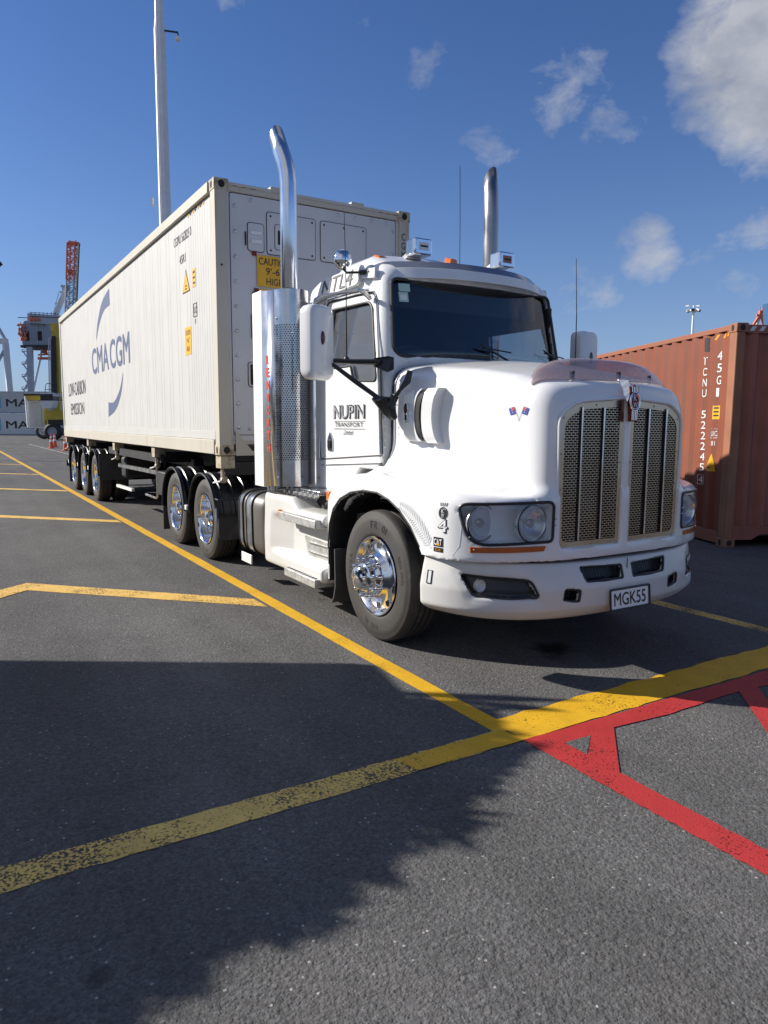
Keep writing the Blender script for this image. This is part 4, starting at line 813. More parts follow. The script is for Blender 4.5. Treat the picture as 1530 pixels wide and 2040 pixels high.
# ---------------------------------------------------------------- steps, side fairing, tanks
def fair_fn(x, y, z, s):
    A = np.abs(y)
    yo = 1.195-.02*np.clip((z-.55)/.4, 0, 1)
    dent = np.interp(x, [-2.05, -1.72, -.9], [0, .10, .13])*np.clip((z-.40)/.05, 0, 1)*np.clip((.78-z)/.05, 0, 1)
    yo = yo-dent
    top = np.interp(x, [-2.2, -1.60, -1.45, -1.0], [.965, .955, .86, .86])
    b = smax(A-yo, z-top, .07); b = smax(b, -2.215-x-.05*np.clip(z-.5, -.2, .4), .05); b = smax(b, x+.955, .03); b = smax(b, np.interp(x, [-2.1, -.95], [.275, .285])-z, .05)
    return np.maximum(b, .62-A)
for s in (-1, 1):
    lo, hi = ((-2.28, -1.24, .24), (-.90, -.60, 1.0)) if s < 0 else ((-2.28, .60, .24), (-.90, 1.24, 1.0))
    P, Q = surface(lambda x, y, z: fair_fn(x, y, z, s), lo, hi, .018)
    fr_ = sobj(P, Q, np.ones(len(Q), bool), 'side_fairing', 'white_dirty', truck); fr_['label'] = 'moulded step fairing below the door'
    for z0, x0, x1, ya, yb_ in ((.815, -1.75, -.99, .95, 1.235), (.325, -1.62, -.99, 1.02, 1.24)):
        sp = MB().box(x0, x1, min(s*ya, s*yb_), max(s*ya, s*yb_), z0-.07, z0).build('step', 'alloy_dull', fr_, bevel=.006)
        for i in range(22):
            xx = x0+.03+i*(x1-x0-.06)/21
            for j in range(3): MB().box(xx-.009, xx+.009, s*(ya+.045+j*.065)-.022, s*(ya+.045+j*.065)+.022, z0, z0+.0035).build('tread_lug', 'hole', sp) if i % 2 == j % 2 else None
    MB().box(-1.80, -1.76, s*1.20-.02, s*1.20+.012, .755, .825).build('step_marker', 'orange', fr_, bevel=.008)
    dp = rpoly([(-1.50, .62), (-1.42, .42), (-1.00, .40), (-1.03, .60)], .02)
    MB().prism(dp, lambda q: (q[0], s*(1.185-float(np.interp(q[0], [-2.05, -1.72, -.9], [0, .10, .13]))), q[1]), lambda q: (q[0], s*(1.198-float(np.interp(q[0], [-2.05, -1.72, -.9], [0, .10, .13]))), q[1])).build('step_plate', 'alloy_dull', fr_)
    for zz in ((.57, .57), (.49, .49)): MB().beam((-1.40, s*1.096, zz[0]), (-1.06, s*1.080, zz[1]), .010).build('plate_rib', 'steel', fr_)
    # dark engine-bay clutter between cab and fairing
    MB().box(-1.55, -.97, min(s*.62, s*.96), max(s*.62, s*.96), .80, 1.02).build('battery_box', 'chassis', truck, bevel=.02)
    MB().tube([(-1.15, s*1.00, .90), (-1.05, s*1.08, .93), (-.97, s*1.05, .99), (-.96, s*.95, 1.0)], .03, 10).build('air_hose', 'rubber_dark', truck)
    MB().box(-1.62, -1.18, min(s*.90, s*1.10), max(s*.90, s*1.10), .995, 1.03).build('cover_shelf', 'steel', truck, bevel=.006)
    for i in range(7): MB().cyl((-1.80+i*.10, s*1.12, .955), (-1.80+i*.10, s*1.12, 1.03), .013, n=8).cyl((-1.80+i*.10, s*1.15, .99), (-1.80+i*.10, s*1.10, .99), .018, n=8).build('clamp', 'steel', truck)
    # fuel tank: rounded section along x
    sec = rpoly([(.50, .30), (1.20, .30), (1.21, .91), (.50, .93)], [.08, .14, .16, .08], 8)
    tk = MB().loft([[(x, s*(.85+(q[0]-.85)*k), .61+(q[1]-.61)*k) for q in sec] for x, k in ((-2.90, .93), (-2.87, 1), (-2.26, 1), (-2.23, .95))]).build('fuel_tank', 'tank', truck)
    for x0, x1 in ((-2.82, -2.72), (-2.62, -2.46)):
        MB().loft([[(x, s*(.85+(q[0]-.85)*1.025), .61+(q[1]-.61)*1.025) for q in sec] for x in (x0, x1)], caps=False).build('tank_band', 'band', tk)
        for x in (x0, x1): MB().tube([(x, s*(.85+(q[0]-.85)*1.03), .61+(q[1]-.61)*1.03) for q in sec+sec[:1]], .006, 6).build('band_edge', 'matt_black', tk)
    MB().box(-2.80, -2.52, s*1.20-.008, s*1.20+.008, .19, .285).build('tank_step', 'satin', tk, bevel=.004)
    MB().cyl((-2.45, s*1.0, .93), (-2.45, s*1.0, .985), .05, n=16).cyl((-2.2, s*1.08, .93), (-2.2, s*1.08, 1.0), .03, n=12).build('filler_cap', 'polish', tk)
    # chassis rail and rear cab mounts
    MB().box(-6.1, .6, min(s*.36, s*.44), max(s*.36, s*.44), .62, .90).build('chassis_rail', 'chassis', truck)
for x in (-1.9, -2.7, -3.4, -4.66, -5.9): MB().box(x-.06, x+.06, -.4, .4, .66, .86).build('cross_member', 'chassis', truck)
MB().box(-5.4, -4.0, -.52, .52, .98, 1.06).box(-5.3, -4.1, -.42, .42, .88, .98).build('fifth_wheel', 'chassis', truck, bevel=.02)
MB().box(.1, .9, -.5, .5, .45, .75).build('engine_sump', 'matt_black', truck, bevel=.05)
MB().tube([(-.26, -.9, .45), (-.26, .9, .45)], .07, 12).build('front_axle', 'chassis', truck)
for x in (-4.03, -5.30): MB().tube([(x, -1.0, .47), (x, 1.0, .47)], .09, 12).sphere((x, 0, .48), .24, 16).build('drive_axle', 'chassis', truck)
for k in range(3): MB().tube([(-1.8, -.2+.15*k, 1.5), (-2.2, -.2+.18*k, 1.25), (-2.7, -.1+.1*k, 1.2), (-3.3, -.1+.1*k, 1.35)], .014, 8).build('air_line', 'rubber_dark', truck)

# ---------------------------------------------------------------- wheels (built at the origin, outer face towards -y)
def lug_ring(parent, r, y0, L_, n=10, ph=0):
    for k in range(n):
        a = 2*math.pi*k/n+ph; x, z = r*math.cos(a), r*math.sin(a)
        MB().lathe([(.023, 0), (.021, .018), (.014, .03), (.0135, L_-.01), (.018, L_), (.010, L_+.012), (.0, L_+.016)], (x, y0, z), (0, -1, 0), 10).build('nut_cover', 'chrome', parent)
def tyre(name, Ro, y0, w_, parent=None, text_=None, n=72, m='rubber'):
    Rs = .292; e = Ro-.02
    prof = [(Rs, .02), (Rs+.012, .004), (Rs+.03, .0), (.36, -.004), (.40, -.002), (Ro-.050, .000), (Ro-.046, .004), (Ro-.022, .004), (Ro-.010, .014), (Ro-.002, .034), (Ro, .05)]
    for g in (.085, .13, .175, .22):
        g = g/.27*w_; prof += [(Ro, g-.008), (Ro-.014, g-.006), (Ro-.014, g+.006), (Ro, g+.008)]
    prof += [(Ro, w_-.05), (Ro-.02, w_-.015), (e-.04, w_), (.36, w_+.0), (Rs, w_-.02)]
    t = MB().lathe([(r, -h) for r, h in prof], (0, y0, 0), (0, -1, 0), n).build(name, m, parent, ang=50)
    if text_:
        for s_, a0, rr, hh in text_:
            k = len(s_); da = hh*.92/rr
            for i, ch in enumerate(s_):
                if ch == ' ': continue
                a = R(a0)-(i-(k-1)/2)*da; u = Vector((-math.sin(a), 0, math.cos(a))); c = Vector((math.cos(a), 0, math.sin(a))); up_ = c; rt_ = Vector((math.sin(a), 0, -math.cos(a)))
                o_ = c*rr-rt_*hh*.36; text(ch, (o_.x, y0-.0045-.003, o_.z), rt_, up_, hh*.72 if ch not in ':1I' else hh*.28, hh, 'rubber_dark', t, 0)
    return t
def steer_wheel():
    t = tyre('wheel', .485, 0, .29, None, [('FR:01', 80, .355, .055), ('TRUCK', 178, .355, .045), ('RADIAL', 262, .365, .035), ('REGIONAL', 15, .365, .028)])
    rim = MB().lathe([(.284, -.10), (.286, -.01), (.294, .004), (.290, .010), (.279, .006), (.272, -.03), (.262, -.045), (.245, -.042), (.225, -.035), (.200, -.030), (.175, -.010), (.160, .018), (.150, .026), (.0, .028)], (0, 0, 0), (0, -1, 0), 64).build('rim', 'polish', t, ang=50)
    for k in range(10):
        a = 2*math.pi*(k+.5)/10; x, z = .222*math.cos(a), .222*math.sin(a)
        MB().lathe([(.0, .0), (.027, .001)], (x, .0315, z), (-.12*math.cos(a)*0, -1, 0), 18).build('hand_hole', 'hole', rim)
        MB().lathe([(.026, -.001), (.027, .004), (.031, .004), (.033, -.004)], (x, .0335, z), (0, -1, 0), 18).build('hole_edge', 'polish', rim)
    hub = MB().lathe([(.135, .024), (.132, .036), (.120, .045), (.110, .06), (.108, .10), (.095, .112), (.085, .115), (.082, .150), (.06, .165), (.0, .170)], (0, 0, 0), (0, -1, 0), 40).build('hub_cap', 'chrome', t, ang=40)
    lug_ring(hub, .140, -.022, .085, 10, .15)
    return t
def dual_wheel(R_=.475):
    t = tyre('wheel', R_, 0, .26, None, [('RADIAL', 265, .355, .035), ('TRUCK', 80, .355, .035)], 60)
    tyre('inner_tyre', R_, .31, .26, t, None, 40, 'rubber')
    rim = MB().lathe([(.284, -.10), (.286, -.01), (.294, .004), (.289, .010), (.279, .005), (.268, -.03), (.264, -.13), (.250, -.155), (.20, -.150), (.155, -.14), (.150, -.135), (.0, -.135)], (0, 0, 0), (0, -1, 0), 56).build('rim', 'polish', t, ang=50)
    for k in range(10):
        a = 2*math.pi*(k+.5)/10; x, z = .205*math.cos(a), .205*math.sin(a)
        MB().lathe([(.0, .0), (.024, .0005)], (x, .146, z), (0, -1, 0), 14).build('hand_hole', 'hole', rim)
    hub = MB().lathe([(.11, -.135), (.105, -.06), (.095, -.045), (.09, -.01), (.07, .0), (.0, .004)], (0, 0, 0), (0, -1, 0), 28).build('hub_cap', 'chrome', t, ang=40)
    lug_ring(hub, .135, .135, .07, 10)
    return t
def place(w0, parent, loc, flip=False, rz=0):
    w0.parent = parent; w0.matrix_parent_inverse = Matrix.Translation(parent.location).inverted(); w0.location = loc; w0.rotation_euler = (0, 0, (math.pi if flip else 0)+rz)
def dup(w0):
    c = w0.copy(); col.objects.link(c)
    for ch in list(w0.children):
        d = ch.copy(); col.objects.link(d); d.parent = c
        for g in list(ch.children): e = g.copy(); col.objects.link(e); e.parent = d
    return c
# keep thing > part > sub-part: hang the small pieces straight under the wheel
def flatten(w0):
    for ch in list(w0.children):
        for g in list(ch.children): g.parent = w0
    return w0
w1 = flatten(steer_wheel()); w2 = dup(w1); place(w1, truck, (-.26, -1.10, .485)); place(w2, truck, (-.26, 1.10, .485), True)
dw = flatten(dual_wheel()); tw = dup(dw)
locs = [(x, s) for x in (-4.03, -5.30) for s in (-1, 1)]
for i, (x, s) in enumerate(locs):
    q = dw if i == 0 else dup(dw); place(q, truck, (x, s*1.20, .475), s > 0)
# mudguards
def guard(parent, x, zc, Rg, s, a0, a1, w0=1.235, w1_=.60, n=40, name='mudguard'):
    ribs = [(w0, -.02), (w0, .0), (w0-.03, .012), (w0-.06, .0)]
    yy = w0-.06
    for k in range(4):
        d = (w0-.06-w1_)/4; ribs += [(yy-d*.12, .0), (yy-d*.2, .016), (yy-d*.75, .016), (yy-d*.83, .0)]; yy -= d
    ribs += [(w1_, 0), (w1_, -.006)]+[(w1_+.02, -.006), (w0-.02, -.006)]
    secs = []
    for i in range(n+1):
        a = R(a0+(a1-a0)*i/n); secs.append([(x+(Rg+r)*math.cos(a), s*y, zc+(Rg+r)*math.sin(a)) for y, r in ribs])
    g = MB().loft(secs).build(name, 'gloss_black', parent, ang=35)
    MB().tube([(x+(Rg+.004)*math.cos(R(a)), s*(w0+.004), zc+(Rg+.004)*math.sin(R(a))) for a in np.linspace(a0, a1, 36)], .011, 8).build('guard_lip', 'black', g)
    return g
for x, (a0, a1) in ((-4.03, (8, 178)), (-5.30, (2, 182))):
    for s in (-1, 1): guard(truck, x, .475, .535, s, a0, a1)
for s in (-1, 1):
    fl = MB().prism(rpoly([(.64, .30), (1.225, .30), (1.225, .56), (.64, .56)], [.01, .07, .01, .01]), lambda q: (-3.475, s*q[0], q[1]), lambda q: (-3.465, s*q[0], q[1])).build('front_flap', 'flap', truck)
    MB().box(-3.50, -3.455, s*.93-.31, s*.93+.31, .55, .575).build('flap_bar', 'black', truck)
    MB().tube([(-3.47, s*1.25, .66), (-3.46, s*1.25, .56), (-3.46, s*1.25, .50)], .014, 8).build('guard_bracket', 'steel', truck)
    MB().box(-4.70, -4.62, s*1.235-.02, s*1.235+.02, .52, .58).build('guard_joint', 'satin', truck, bevel=.006)
    MB().box(-4.72, -4.60, s*1.235-.02, s*1.235+.01, .40, .52).build('guard_stay', 'satin', truck, bevel=.01) if False else None
    MB().prism([(.66, .12), (1.23, .12), (1.23, .56), (.66, .56)], lambda q: (-5.84-.04*(.56-q[1]), s*q[0], q[1]), lambda q: (-5.85-.04*(.56-q[1]), s*q[0], q[1])).build('rear_flap', 'flap', truck)
    MB().tube([(-3.50, s*1.245, .76), (-3.42, s*1.245, .76), (-3.42, s*.6, .76)], .009, 8).build('guard_stay', 'black', truck)
    # front mudflap behind steer tyre
    MB().loft([[(-.84+dx, s*(.60), z), (-.84+dx, s*1.14, z), (-.825+dx, s*1.14, z), (-.825+dx, s*.60, z)] for z, dx in ((.60, 0), (.30, .01), (.20, -.02), (.15, -.06))]).build('front_mudflap', 'flap', truck)
# ================================================================ ground and painted markings
def asphalt():
    m = bpy.data.materials.new('asphalt'); m.use_nodes = True; n = m.node_tree.nodes; l = m.node_tree.links; b = n['Principled BSDF']; b.inputs['Roughness'].default_value = .88; b.inputs['Specular IOR Level'].default_value = .18
    t = n.new('ShaderNodeTexCoord')
    def tex(kind, sc_, **k):
        q = n.new(kind); q.inputs['Scale'].default_value = sc_
        for a, v in k.items():
            if a in ('feature', 'distance'): setattr(q, a, v)
            else: q.inputs[a].default_value = v
        l.new(t.outputs['Object'], q.inputs['Vector']); return q
    def rng(s, a, b_, c, d):
        r = n.new('ShaderNodeMapRange'); l.new(s, r.inputs[0])
        for i, v in enumerate((a, b_, c, d)): r.inputs[i+1].default_value = v
        return r.outputs[0]
    def mul(a, b_):
        x = n.new('ShaderNodeMath'); x.operation = 'MULTIPLY'; l.new(a, x.inputs[0])
        if isinstance(b_, float): x.inputs[1].default_value = b_
        else: l.new(b_, x.inputs[1])
        return x.outputs[0]
    def add(a, b_):
        x = n.new('ShaderNodeMath'); x.operation = 'ADD'; l.new(a, x.inputs[0]); l.new(b_, x.inputs[1]); return x.outputs[0]
    st = tex('ShaderNodeTexVoronoi', 115.0, Randomness=1.0); stc = n.new('ShaderNodeSeparateColor'); l.new(st.outputs['Color'], stc.inputs[0])
    st2 = tex('ShaderNodeTexVoronoi', 52.0, Randomness=1.0); stc2 = n.new('ShaderNodeSeparateColor'); l.new(st2.outputs['Color'], stc2.inputs[0])
    big = tex('ShaderNodeTexNoise', .35, Detail=6, Roughness=.6); mid = tex('ShaderNodeTexNoise', 2.2, Detail=8, Roughness=.65); fine = tex('ShaderNodeTexNoise', 40.0, Detail=6, Roughness=.7)
    v = mul(rng(stc.outputs[0], 0, 1, .78, 1.24), rng(stc2.outputs[1], 0, 1, .88, 1.14))
    v = mul(v, rng(big.outputs['Fac'], .3, .7, .86, 1.16)); v = mul(v, rng(mid.outputs['Fac'], .3, .72, .90, 1.12)); v = mul(v, rng(fine.outputs['Fac'], .3, .7, .80, 1.18))
    # occasional pale chips
    ch = tex('ShaderNodeTexVoronoi', 34.0, Randomness=1.0); cs = n.new('ShaderNodeSeparateColor'); l.new(ch.outputs['Color'], cs.inputs[0])
    chip = mul(rng(cs.outputs[2], .965, .97, 0, 1), rng(ch.outputs['Distance'], .12, .20, 1, 0))
    base = n.new('ShaderNodeMix'); base.data_type = 'RGBA'; base.blend_type = 'MULTIPLY'; base.inputs[0].default_value = 1; base.inputs[6].default_value = (.104, .101, .098, 1); l.new(v, base.inputs[7])
    c2 = n.new('ShaderNodeMix'); c2.data_type = 'RGBA'; l.new(chip, c2.inputs[0]); l.new(base.outputs[2], c2.inputs[6]); c2.inputs[7].default_value = (.34, .33, .31, 1)
    # oil stain under the nose of the truck and faint tyre scuffs
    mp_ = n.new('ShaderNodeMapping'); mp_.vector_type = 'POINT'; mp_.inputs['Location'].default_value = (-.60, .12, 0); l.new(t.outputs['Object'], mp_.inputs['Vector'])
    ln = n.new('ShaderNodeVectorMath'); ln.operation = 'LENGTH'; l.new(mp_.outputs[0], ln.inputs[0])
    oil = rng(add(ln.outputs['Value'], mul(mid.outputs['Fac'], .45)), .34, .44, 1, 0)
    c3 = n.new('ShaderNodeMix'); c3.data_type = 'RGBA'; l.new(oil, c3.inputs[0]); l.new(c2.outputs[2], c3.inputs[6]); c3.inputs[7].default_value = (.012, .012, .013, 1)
    mp2 = n.new('ShaderNodeMapping'); mp2.inputs['Scale'].default_value = (.10, 1.6, 1); mp2.inputs['Rotation'].default_value = (0, 0, R(8)); l.new(t.outputs['Object'], mp2.inputs['Vector'])
    sk = n.new('ShaderNodeTexNoise'); sk.inputs['Scale'].default_value = 1.0; sk.inputs['Detail'].default_value = 5; l.new(mp2.outputs[0], sk.inputs['Vector'])
    c4 = n.new('ShaderNodeMix'); c4.data_type = 'RGBA'; c4.blend_type = 'MULTIPLY'; c4.inputs[0].default_value = 1; l.new(c3.outputs[2], c4.inputs[6]); l.new(rng(sk.outputs['Fac'], .35, .7, .88, 1.14), c4.inputs[7])
    dr = tex('ShaderNodeTexVoronoi', 1.35, Randomness=1.0); dc = n.new('ShaderNodeSeparateColor'); l.new(dr.outputs['Color'], dc.inputs[0])
    drip = mul(rng(dc.outputs[0], .62, .64, 0, 1), rng(add(dr.outputs['Distance'], mul(mid.outputs['Fac'], .12)), .10, .14, .55, 0))
    c5 = n.new('ShaderNodeMix'); c5.data_type = 'RGBA'; l.new(drip, c5.inputs[0]); l.new(c4.outputs[2], c5.inputs[6]); c5.inputs[7].default_value = (.03, .029, .028, 1)
    dust = tex('ShaderNodeTexNoise', .9, Detail=9, Roughness=.72); c6 = n.new('ShaderNodeMix'); c6.data_type = 'RGBA'; l.new(rng(dust.outputs['Fac'], .56, .72, 0, .38), c6.inputs[0]); l.new(c5.outputs[2], c6.inputs[6]); c6.inputs[7].default_value = (.165, .155, .14, 1)
    # hairline cracks
    mpc = n.new('ShaderNodeMapping'); l.new(t.outputs['Object'], mpc.inputs['Vector']); wv = n.new('ShaderNodeMix'); wv.data_type = 'VECTOR'; wv.inputs[0].default_value = .12; l.new(mpc.outputs[0], wv.inputs[4]); l.new(mid.outputs['Color'], wv.inputs[5])
    ck = n.new('ShaderNodeTexVoronoi'); ck.feature = 'DISTANCE_TO_EDGE'; ck.inputs['Scale'].default_value = .55; l.new(wv.outputs[1], ck.inputs['Vector'])
    ckm = mul(rng(ck.outputs['Distance'], .0010, .0028, .35, 0), rng(big.outputs['Fac'], .58, .64, 0, 1)); c7 = n.new('ShaderNodeMix'); c7.data_type = 'RGBA'; l.new(ckm, c7.inputs[0]); l.new(c6.outputs[2], c7.inputs[6]); c7.inputs[7].default_value = (.02, .02, .02, 1)
    l.new(c7.outputs[2], b.inputs['Base Color'])
    hgt = add(mul(rng(st.outputs['Distance'], 0, .6, 1, 0), .5), add(mul(rng(st2.outputs['Distance'], 0, .6, 1, 0), .8), fine.outputs['Fac']))
    bp = n.new('ShaderNodeBump'); bp.inputs['Strength'].default_value = .75; bp.inputs['Distance'].default_value = .0045; l.new(hgt, bp.inputs['Height']); l.new(bp.outputs[0], b.inputs['Normal'])
    return m
def paint(name, c, wear, edge=.0, dark=.5):
    m = bpy.data.materials.new(name); m.use_nodes = True; n = m.node_tree.nodes; l = m.node_tree.links; b = n['Principled BSDF']; b.inputs['Roughness'].default_value = .62
    t = n.new('ShaderNodeTexCoord')
    def nz_(s, d=8, r=.7):
        q = n.new('ShaderNodeTexNoise'); q.inputs['Scale'].default_value = s; q.inputs['Detail'].default_value = d; q.inputs['Roughness'].default_value = r; l.new(t.outputs['Object'], q.inputs['Vector']); return q.outputs['Fac']
    def mr(s, a, b_, c_, d):
        r = n.new('ShaderNodeMapRange'); l.new(s, r.inputs[0])
        for i, v in enumerate((a, b_, c_, d)): r.inputs[i+1].default_value = v
        return r.outputs[0]
    a1 = nz_(75.0); a2 = nz_(2.2, 4)
    s = n.new('ShaderNodeMath'); s.operation = 'ADD'; l.new(a1, s.inputs[0]); l.new(mr(a2, .3, .7, -.10, .10), s.inputs[1])
    l.new(mr(s.outputs[0], wear, wear+.06, 0, 1), b.inputs['Alpha'])
    x = n.new('ShaderNodeMix'); x.data_type = 'RGBA'; x.blend_type = 'MULTIPLY'; x.inputs[0].default_value = 1; x.inputs[6].default_value = (*c, 1); l.new(mr(nz_(6.0), .3, .7, 1-dark*.35, 1.06), x.inputs[7]); l.new(x.outputs[2], b.inputs['Base Color'])
    v = n.new('ShaderNodeTexVoronoi'); v.inputs['Scale'].default_value = 115; l.new(t.outputs['Object'], v.inputs['Vector'])
    bp = n.new('ShaderNodeBump'); bp.inputs['Strength'].default_value = .4; bp.inputs['Distance'].default_value = .003; bp.invert = True; l.new(v.outputs['Distance'], bp.inputs['Height']); l.new(bp.outputs[0], b.inputs['Normal'])
    return m
M['asphalt'] = asphalt()
YL = (.72, .40, .012)
M['yl_good'] = paint('yellow_line_paint', YL, .34); M['yl_worn'] = paint('worn_yellow_paint', (.78, .52, .12), .425, dark=.8); M['yl_mid'] = paint('faded_yellow_paint', (.74, .46, .10), .39)
M['rd'] = paint('red_paint', (.44, .030, .028), .33); M['rd_worn'] = paint('worn_red_paint', (.48, .09, .08), .40, dark=.8); M['wl'] = paint('white_line_paint', (.55, .50, .42), .42)
g = 2500
gnd = flatmesh('ground', [(-g, -g, 0), (g, -g, 0), (g, g, 0), (-g, g, 0)], [(0, 1, 2, 3)], 'asphalt'); tag(gnd, 'dark grey coarse asphalt yard surface', None, None, 'structure')
lay = [.004]
def mark(name, poly, m, label=None, z=.004):
    z = z*.42; o = flatmesh(name, [(p[0], p[1], z) for p in poly], [tuple(range(len(poly)))], m); tag(o, label, None, None, 'structure'); return o
def wob(a, b, n, amp, seed):
    rnd = random.Random(seed); amp *= 1.5; n = int(n*1.5); return [(a[0]+(b[0]-a[0])*i/n+rnd.uniform(-amp, amp), a[1]+(b[1]-a[1])*i/n+rnd.uniform(-amp, amp)) for i in range(n+1)]
mark('lane_line', wob((-60, -1.45), (1.47, -1.385), 90, .003, 1)+wob((1.47, -1.265), (-60, -1.30), 90, .003, 2), 'yl_good', 'long yellow lane line beside the truck')
mark('stop_line', wob((1.425, -9), (1.445, -1.36), 60, .004, 3)+wob((1.605, -1.36), (1.585, -9), 60, .004, 4), 'yl_worn', 'worn yellow cross line in the foreground', .008)
mark('stop_line', wob((1.455, -2.0), (1.455, -1.34), 8, .004, 33)+wob((1.603, -1.30), (1.60, -1.95), 8, .004, 34), 'yl_good', 'bright end of the worn yellow cross line', .0122)
mark('stop_line', wob((1.33, -1.32), (1.30, 9), 80, .009, 5)+wob((1.62, 9), (1.60, -1.32), 80, .006, 6), 'yl_good', 'wide yellow cross line in front of the truck', .0081)
for i, x0 in enumerate((-1.58, -7.75, -13.80, -19.9, -25.9)):
    d1 = wob((x0-.30, -1.43), (x0-2.05, -3.14), 20, .003, 10+i); d2 = wob((x0-1.70, -3.17), (x0+.02, -1.43), 20, .003, 30+i)
    mark('bay_line', d1+[(x0-1.93, -3.30), (x0-1.70, -3.42), (x0-1.50, -3.42)][:0]+d2, 'yl_mid', 'slanting yellow bay line', .0082)
    mark('bay_line', [(x0-2.05, -3.14), (x0-1.70, -3.17), (x0-1.45, -3.45), (x0-.4, -4.6), (x0-.75, -4.75), (x0-1.78, -3.47)], 'yl_mid', 'bent end of a slanting yellow bay line', .0124)
mark('lane_line', wob((-30, 1.60), (9, 1.62), 60, .003, 7)+wob((9, 1.76), (-30, 1.73), 60, .003, 8), 'yl_worn', 'yellow line between the truck and the red container')
mark('far_line', [(-54, 1.3), (-30, 1.45), (-30, 1.36), (-54, 1.2)], 'wl', 'thin pale line running back to the cones', .009)
mark('red_line', wob((1.607, -1.32), (4.6, -1.33), 60, .003, 9)+wob((4.6, -1.19), (2.09, -1.17), 50, .003, 11)+[(1.735, -.80)]+wob((1.77, -.4), (1.76, .30), 8, .003, 12)+wob((2.9, -1.0), (3.0, -.9), 1, .002, 13)[:0]+[(1.79, .52), (1.80, 3.2)]+wob((1.66, 3.2), (1.606, -1.24), 40, .003, 14), 'rd', 'red painted hatch outline', .0122)
mark('red_line', [(1.755, .27), (1.78, .43), (3.10, -.90), (3.03, -.99)], 'rd', 'slanting red hatch bar at the right edge', .0165)
mark('red_line_gap', [(1.74, -1.165), (1.745, -.985), (1.89, -1.165)], 'asphalt', 'small bare asphalt triangle inside the red paint', .0165)

# ================================================================ refrigerated container on the trailer
XF, ZB, CL, CW, CH = -3.386, 1.243, 12.192, 1.219, 2.896
XR = XF-CL; ZT = ZB+CH
reefer = empty('shipping_container', (XF-CL/2, 0, ZB), 'tall white refrigerated container with navy lettering, riding on the semi-trailer', 'container')
def casting(x, y, z, sx, sy, sz, par, m='casting', T=None, hm='hole'):
    a = .178; b_ = .162; h = .118
    o = MB().box(min(x, x-sx*a), max(x, x-sx*a), min(y, y-sy*b_), max(y, y-sy*b_), min(z, z-sz*h), max(z, z-sz*h), T).build('corner_casting', m, par, bevel=.008)
    q = lambda pts, n_: MB().prism(pts[0], pts[1], pts[2]).build(n_, hm, o)
    el = [(.028*math.cos(t), .040*math.sin(t)) for t in np.linspace(0, 2*math.pi, 16)[:-1]]
    TT = T if T is not None else Matrix.Identity(4)
    q((el, lambda e: TT @ Vector((x-sx*a*.5+e[0]*1.1, y-sy*.01, z-sz*h*.5+e[1])), lambda e: TT @ Vector((x-sx*a*.5+e[0]*1.1, y+sy*.0015, z-sz*h*.5+e[1]))), 'casting_hole')
    q((el, lambda e: TT @ Vector((x-sx*.01, y-sy*b_*.5+e[0]*1.3, z-sz*h*.5+e[1])), lambda e: TT @ Vector((x+sx*.0015, y-sy*b_*.5+e[0]*1.3, z-sz*h*.5+e[1]))), 'casting_hole')
    return o
for sx, x in ((1, XF), (-1, XR)):
    for sy in (-1, 1):
        for sz, z in ((1, ZT), (-1, ZB)): casting(x, sy*CW, z, sx, sy, sz, reefer)
        MB().box(min(x, x-sx*.15)-(-.004 if sx > 0 else 0)*0, max(x, x-sx*.15)-.0, min(sy*CW, sy*(CW-.14))+.004*(1 if sy > 0 else 1)*0, max(sy*CW, sy*(CW-.14)), ZB+.11, ZT-.11, Matrix.Translation((-sx*.005, -sy*.005, 0))).build('corner_post', 'reefer_frame', reefer, bevel=.01)
for sy in (-1, 1):
    MB().box(XR+.17, XF-.17, sy*(CW-.012)-.03, sy*(CW-.012)+.008, ZT-.125, ZT-.012).build('top_rail', 'reefer_frame', reefer, bevel=.006)
    MB().box(XR+.17, XF-.17, sy*(CW-.02)-.03, sy*(CW-.02)+.018, ZB+.01, ZB+.17).build('bottom_rail', 'reefer_frame', reefer, bevel=.006)
    MB().box(XR+.17, XF-.17, sy*(CW-.03)-.02, sy*(CW-.03)+.018, ZB+.172, ZB+.27).build('kick_rail', 'reefer', reefer, bevel=.004)
    # side panel with thin vertical grooves
    xs = [XF-.15]; gro = []
    x = XF-.22
    while x > XR+.2:
        gro.append(x); dd = min(XF-x, x-XR); x -= .088 if dd < .95 else (.30 if len(gro) % 2 else .135)
    prof = [(XF-.15, 0)]
    for x in gro: prof += [(x+.006, 0), (x+.002, .0022), (x-.002, .0022), (x-.006, 0)]
    prof += [(XR+.15, 0)]; z0, z1 = ZB+.272, ZT-.126; yo = CW-.022
    V = [(p[0], sy*(yo-p[1]), z) for z in (z0, z1) for p in prof]; n = len(prof)
    flatmesh('side_panel', V, [(i, i+1, n+i+1, n+i) for i in range(n-1)], 'reefer', reefer)
MB().box(XR+.02, XF-.02, -CW+.06, CW-.06, ZT-.05, ZT-.02).build('roof', 'reefer', reefer)
MB().box(XR+.02, XF-.02, -CW+.06, CW-.06, ZB+.05, ZB+.12).build('floor', 'chassis', reefer)
MB().box(XR+.01, XR+.05, -1.08, 1.08, ZB+.12, ZT-.12).build('rear_door', 'reefer', reefer)
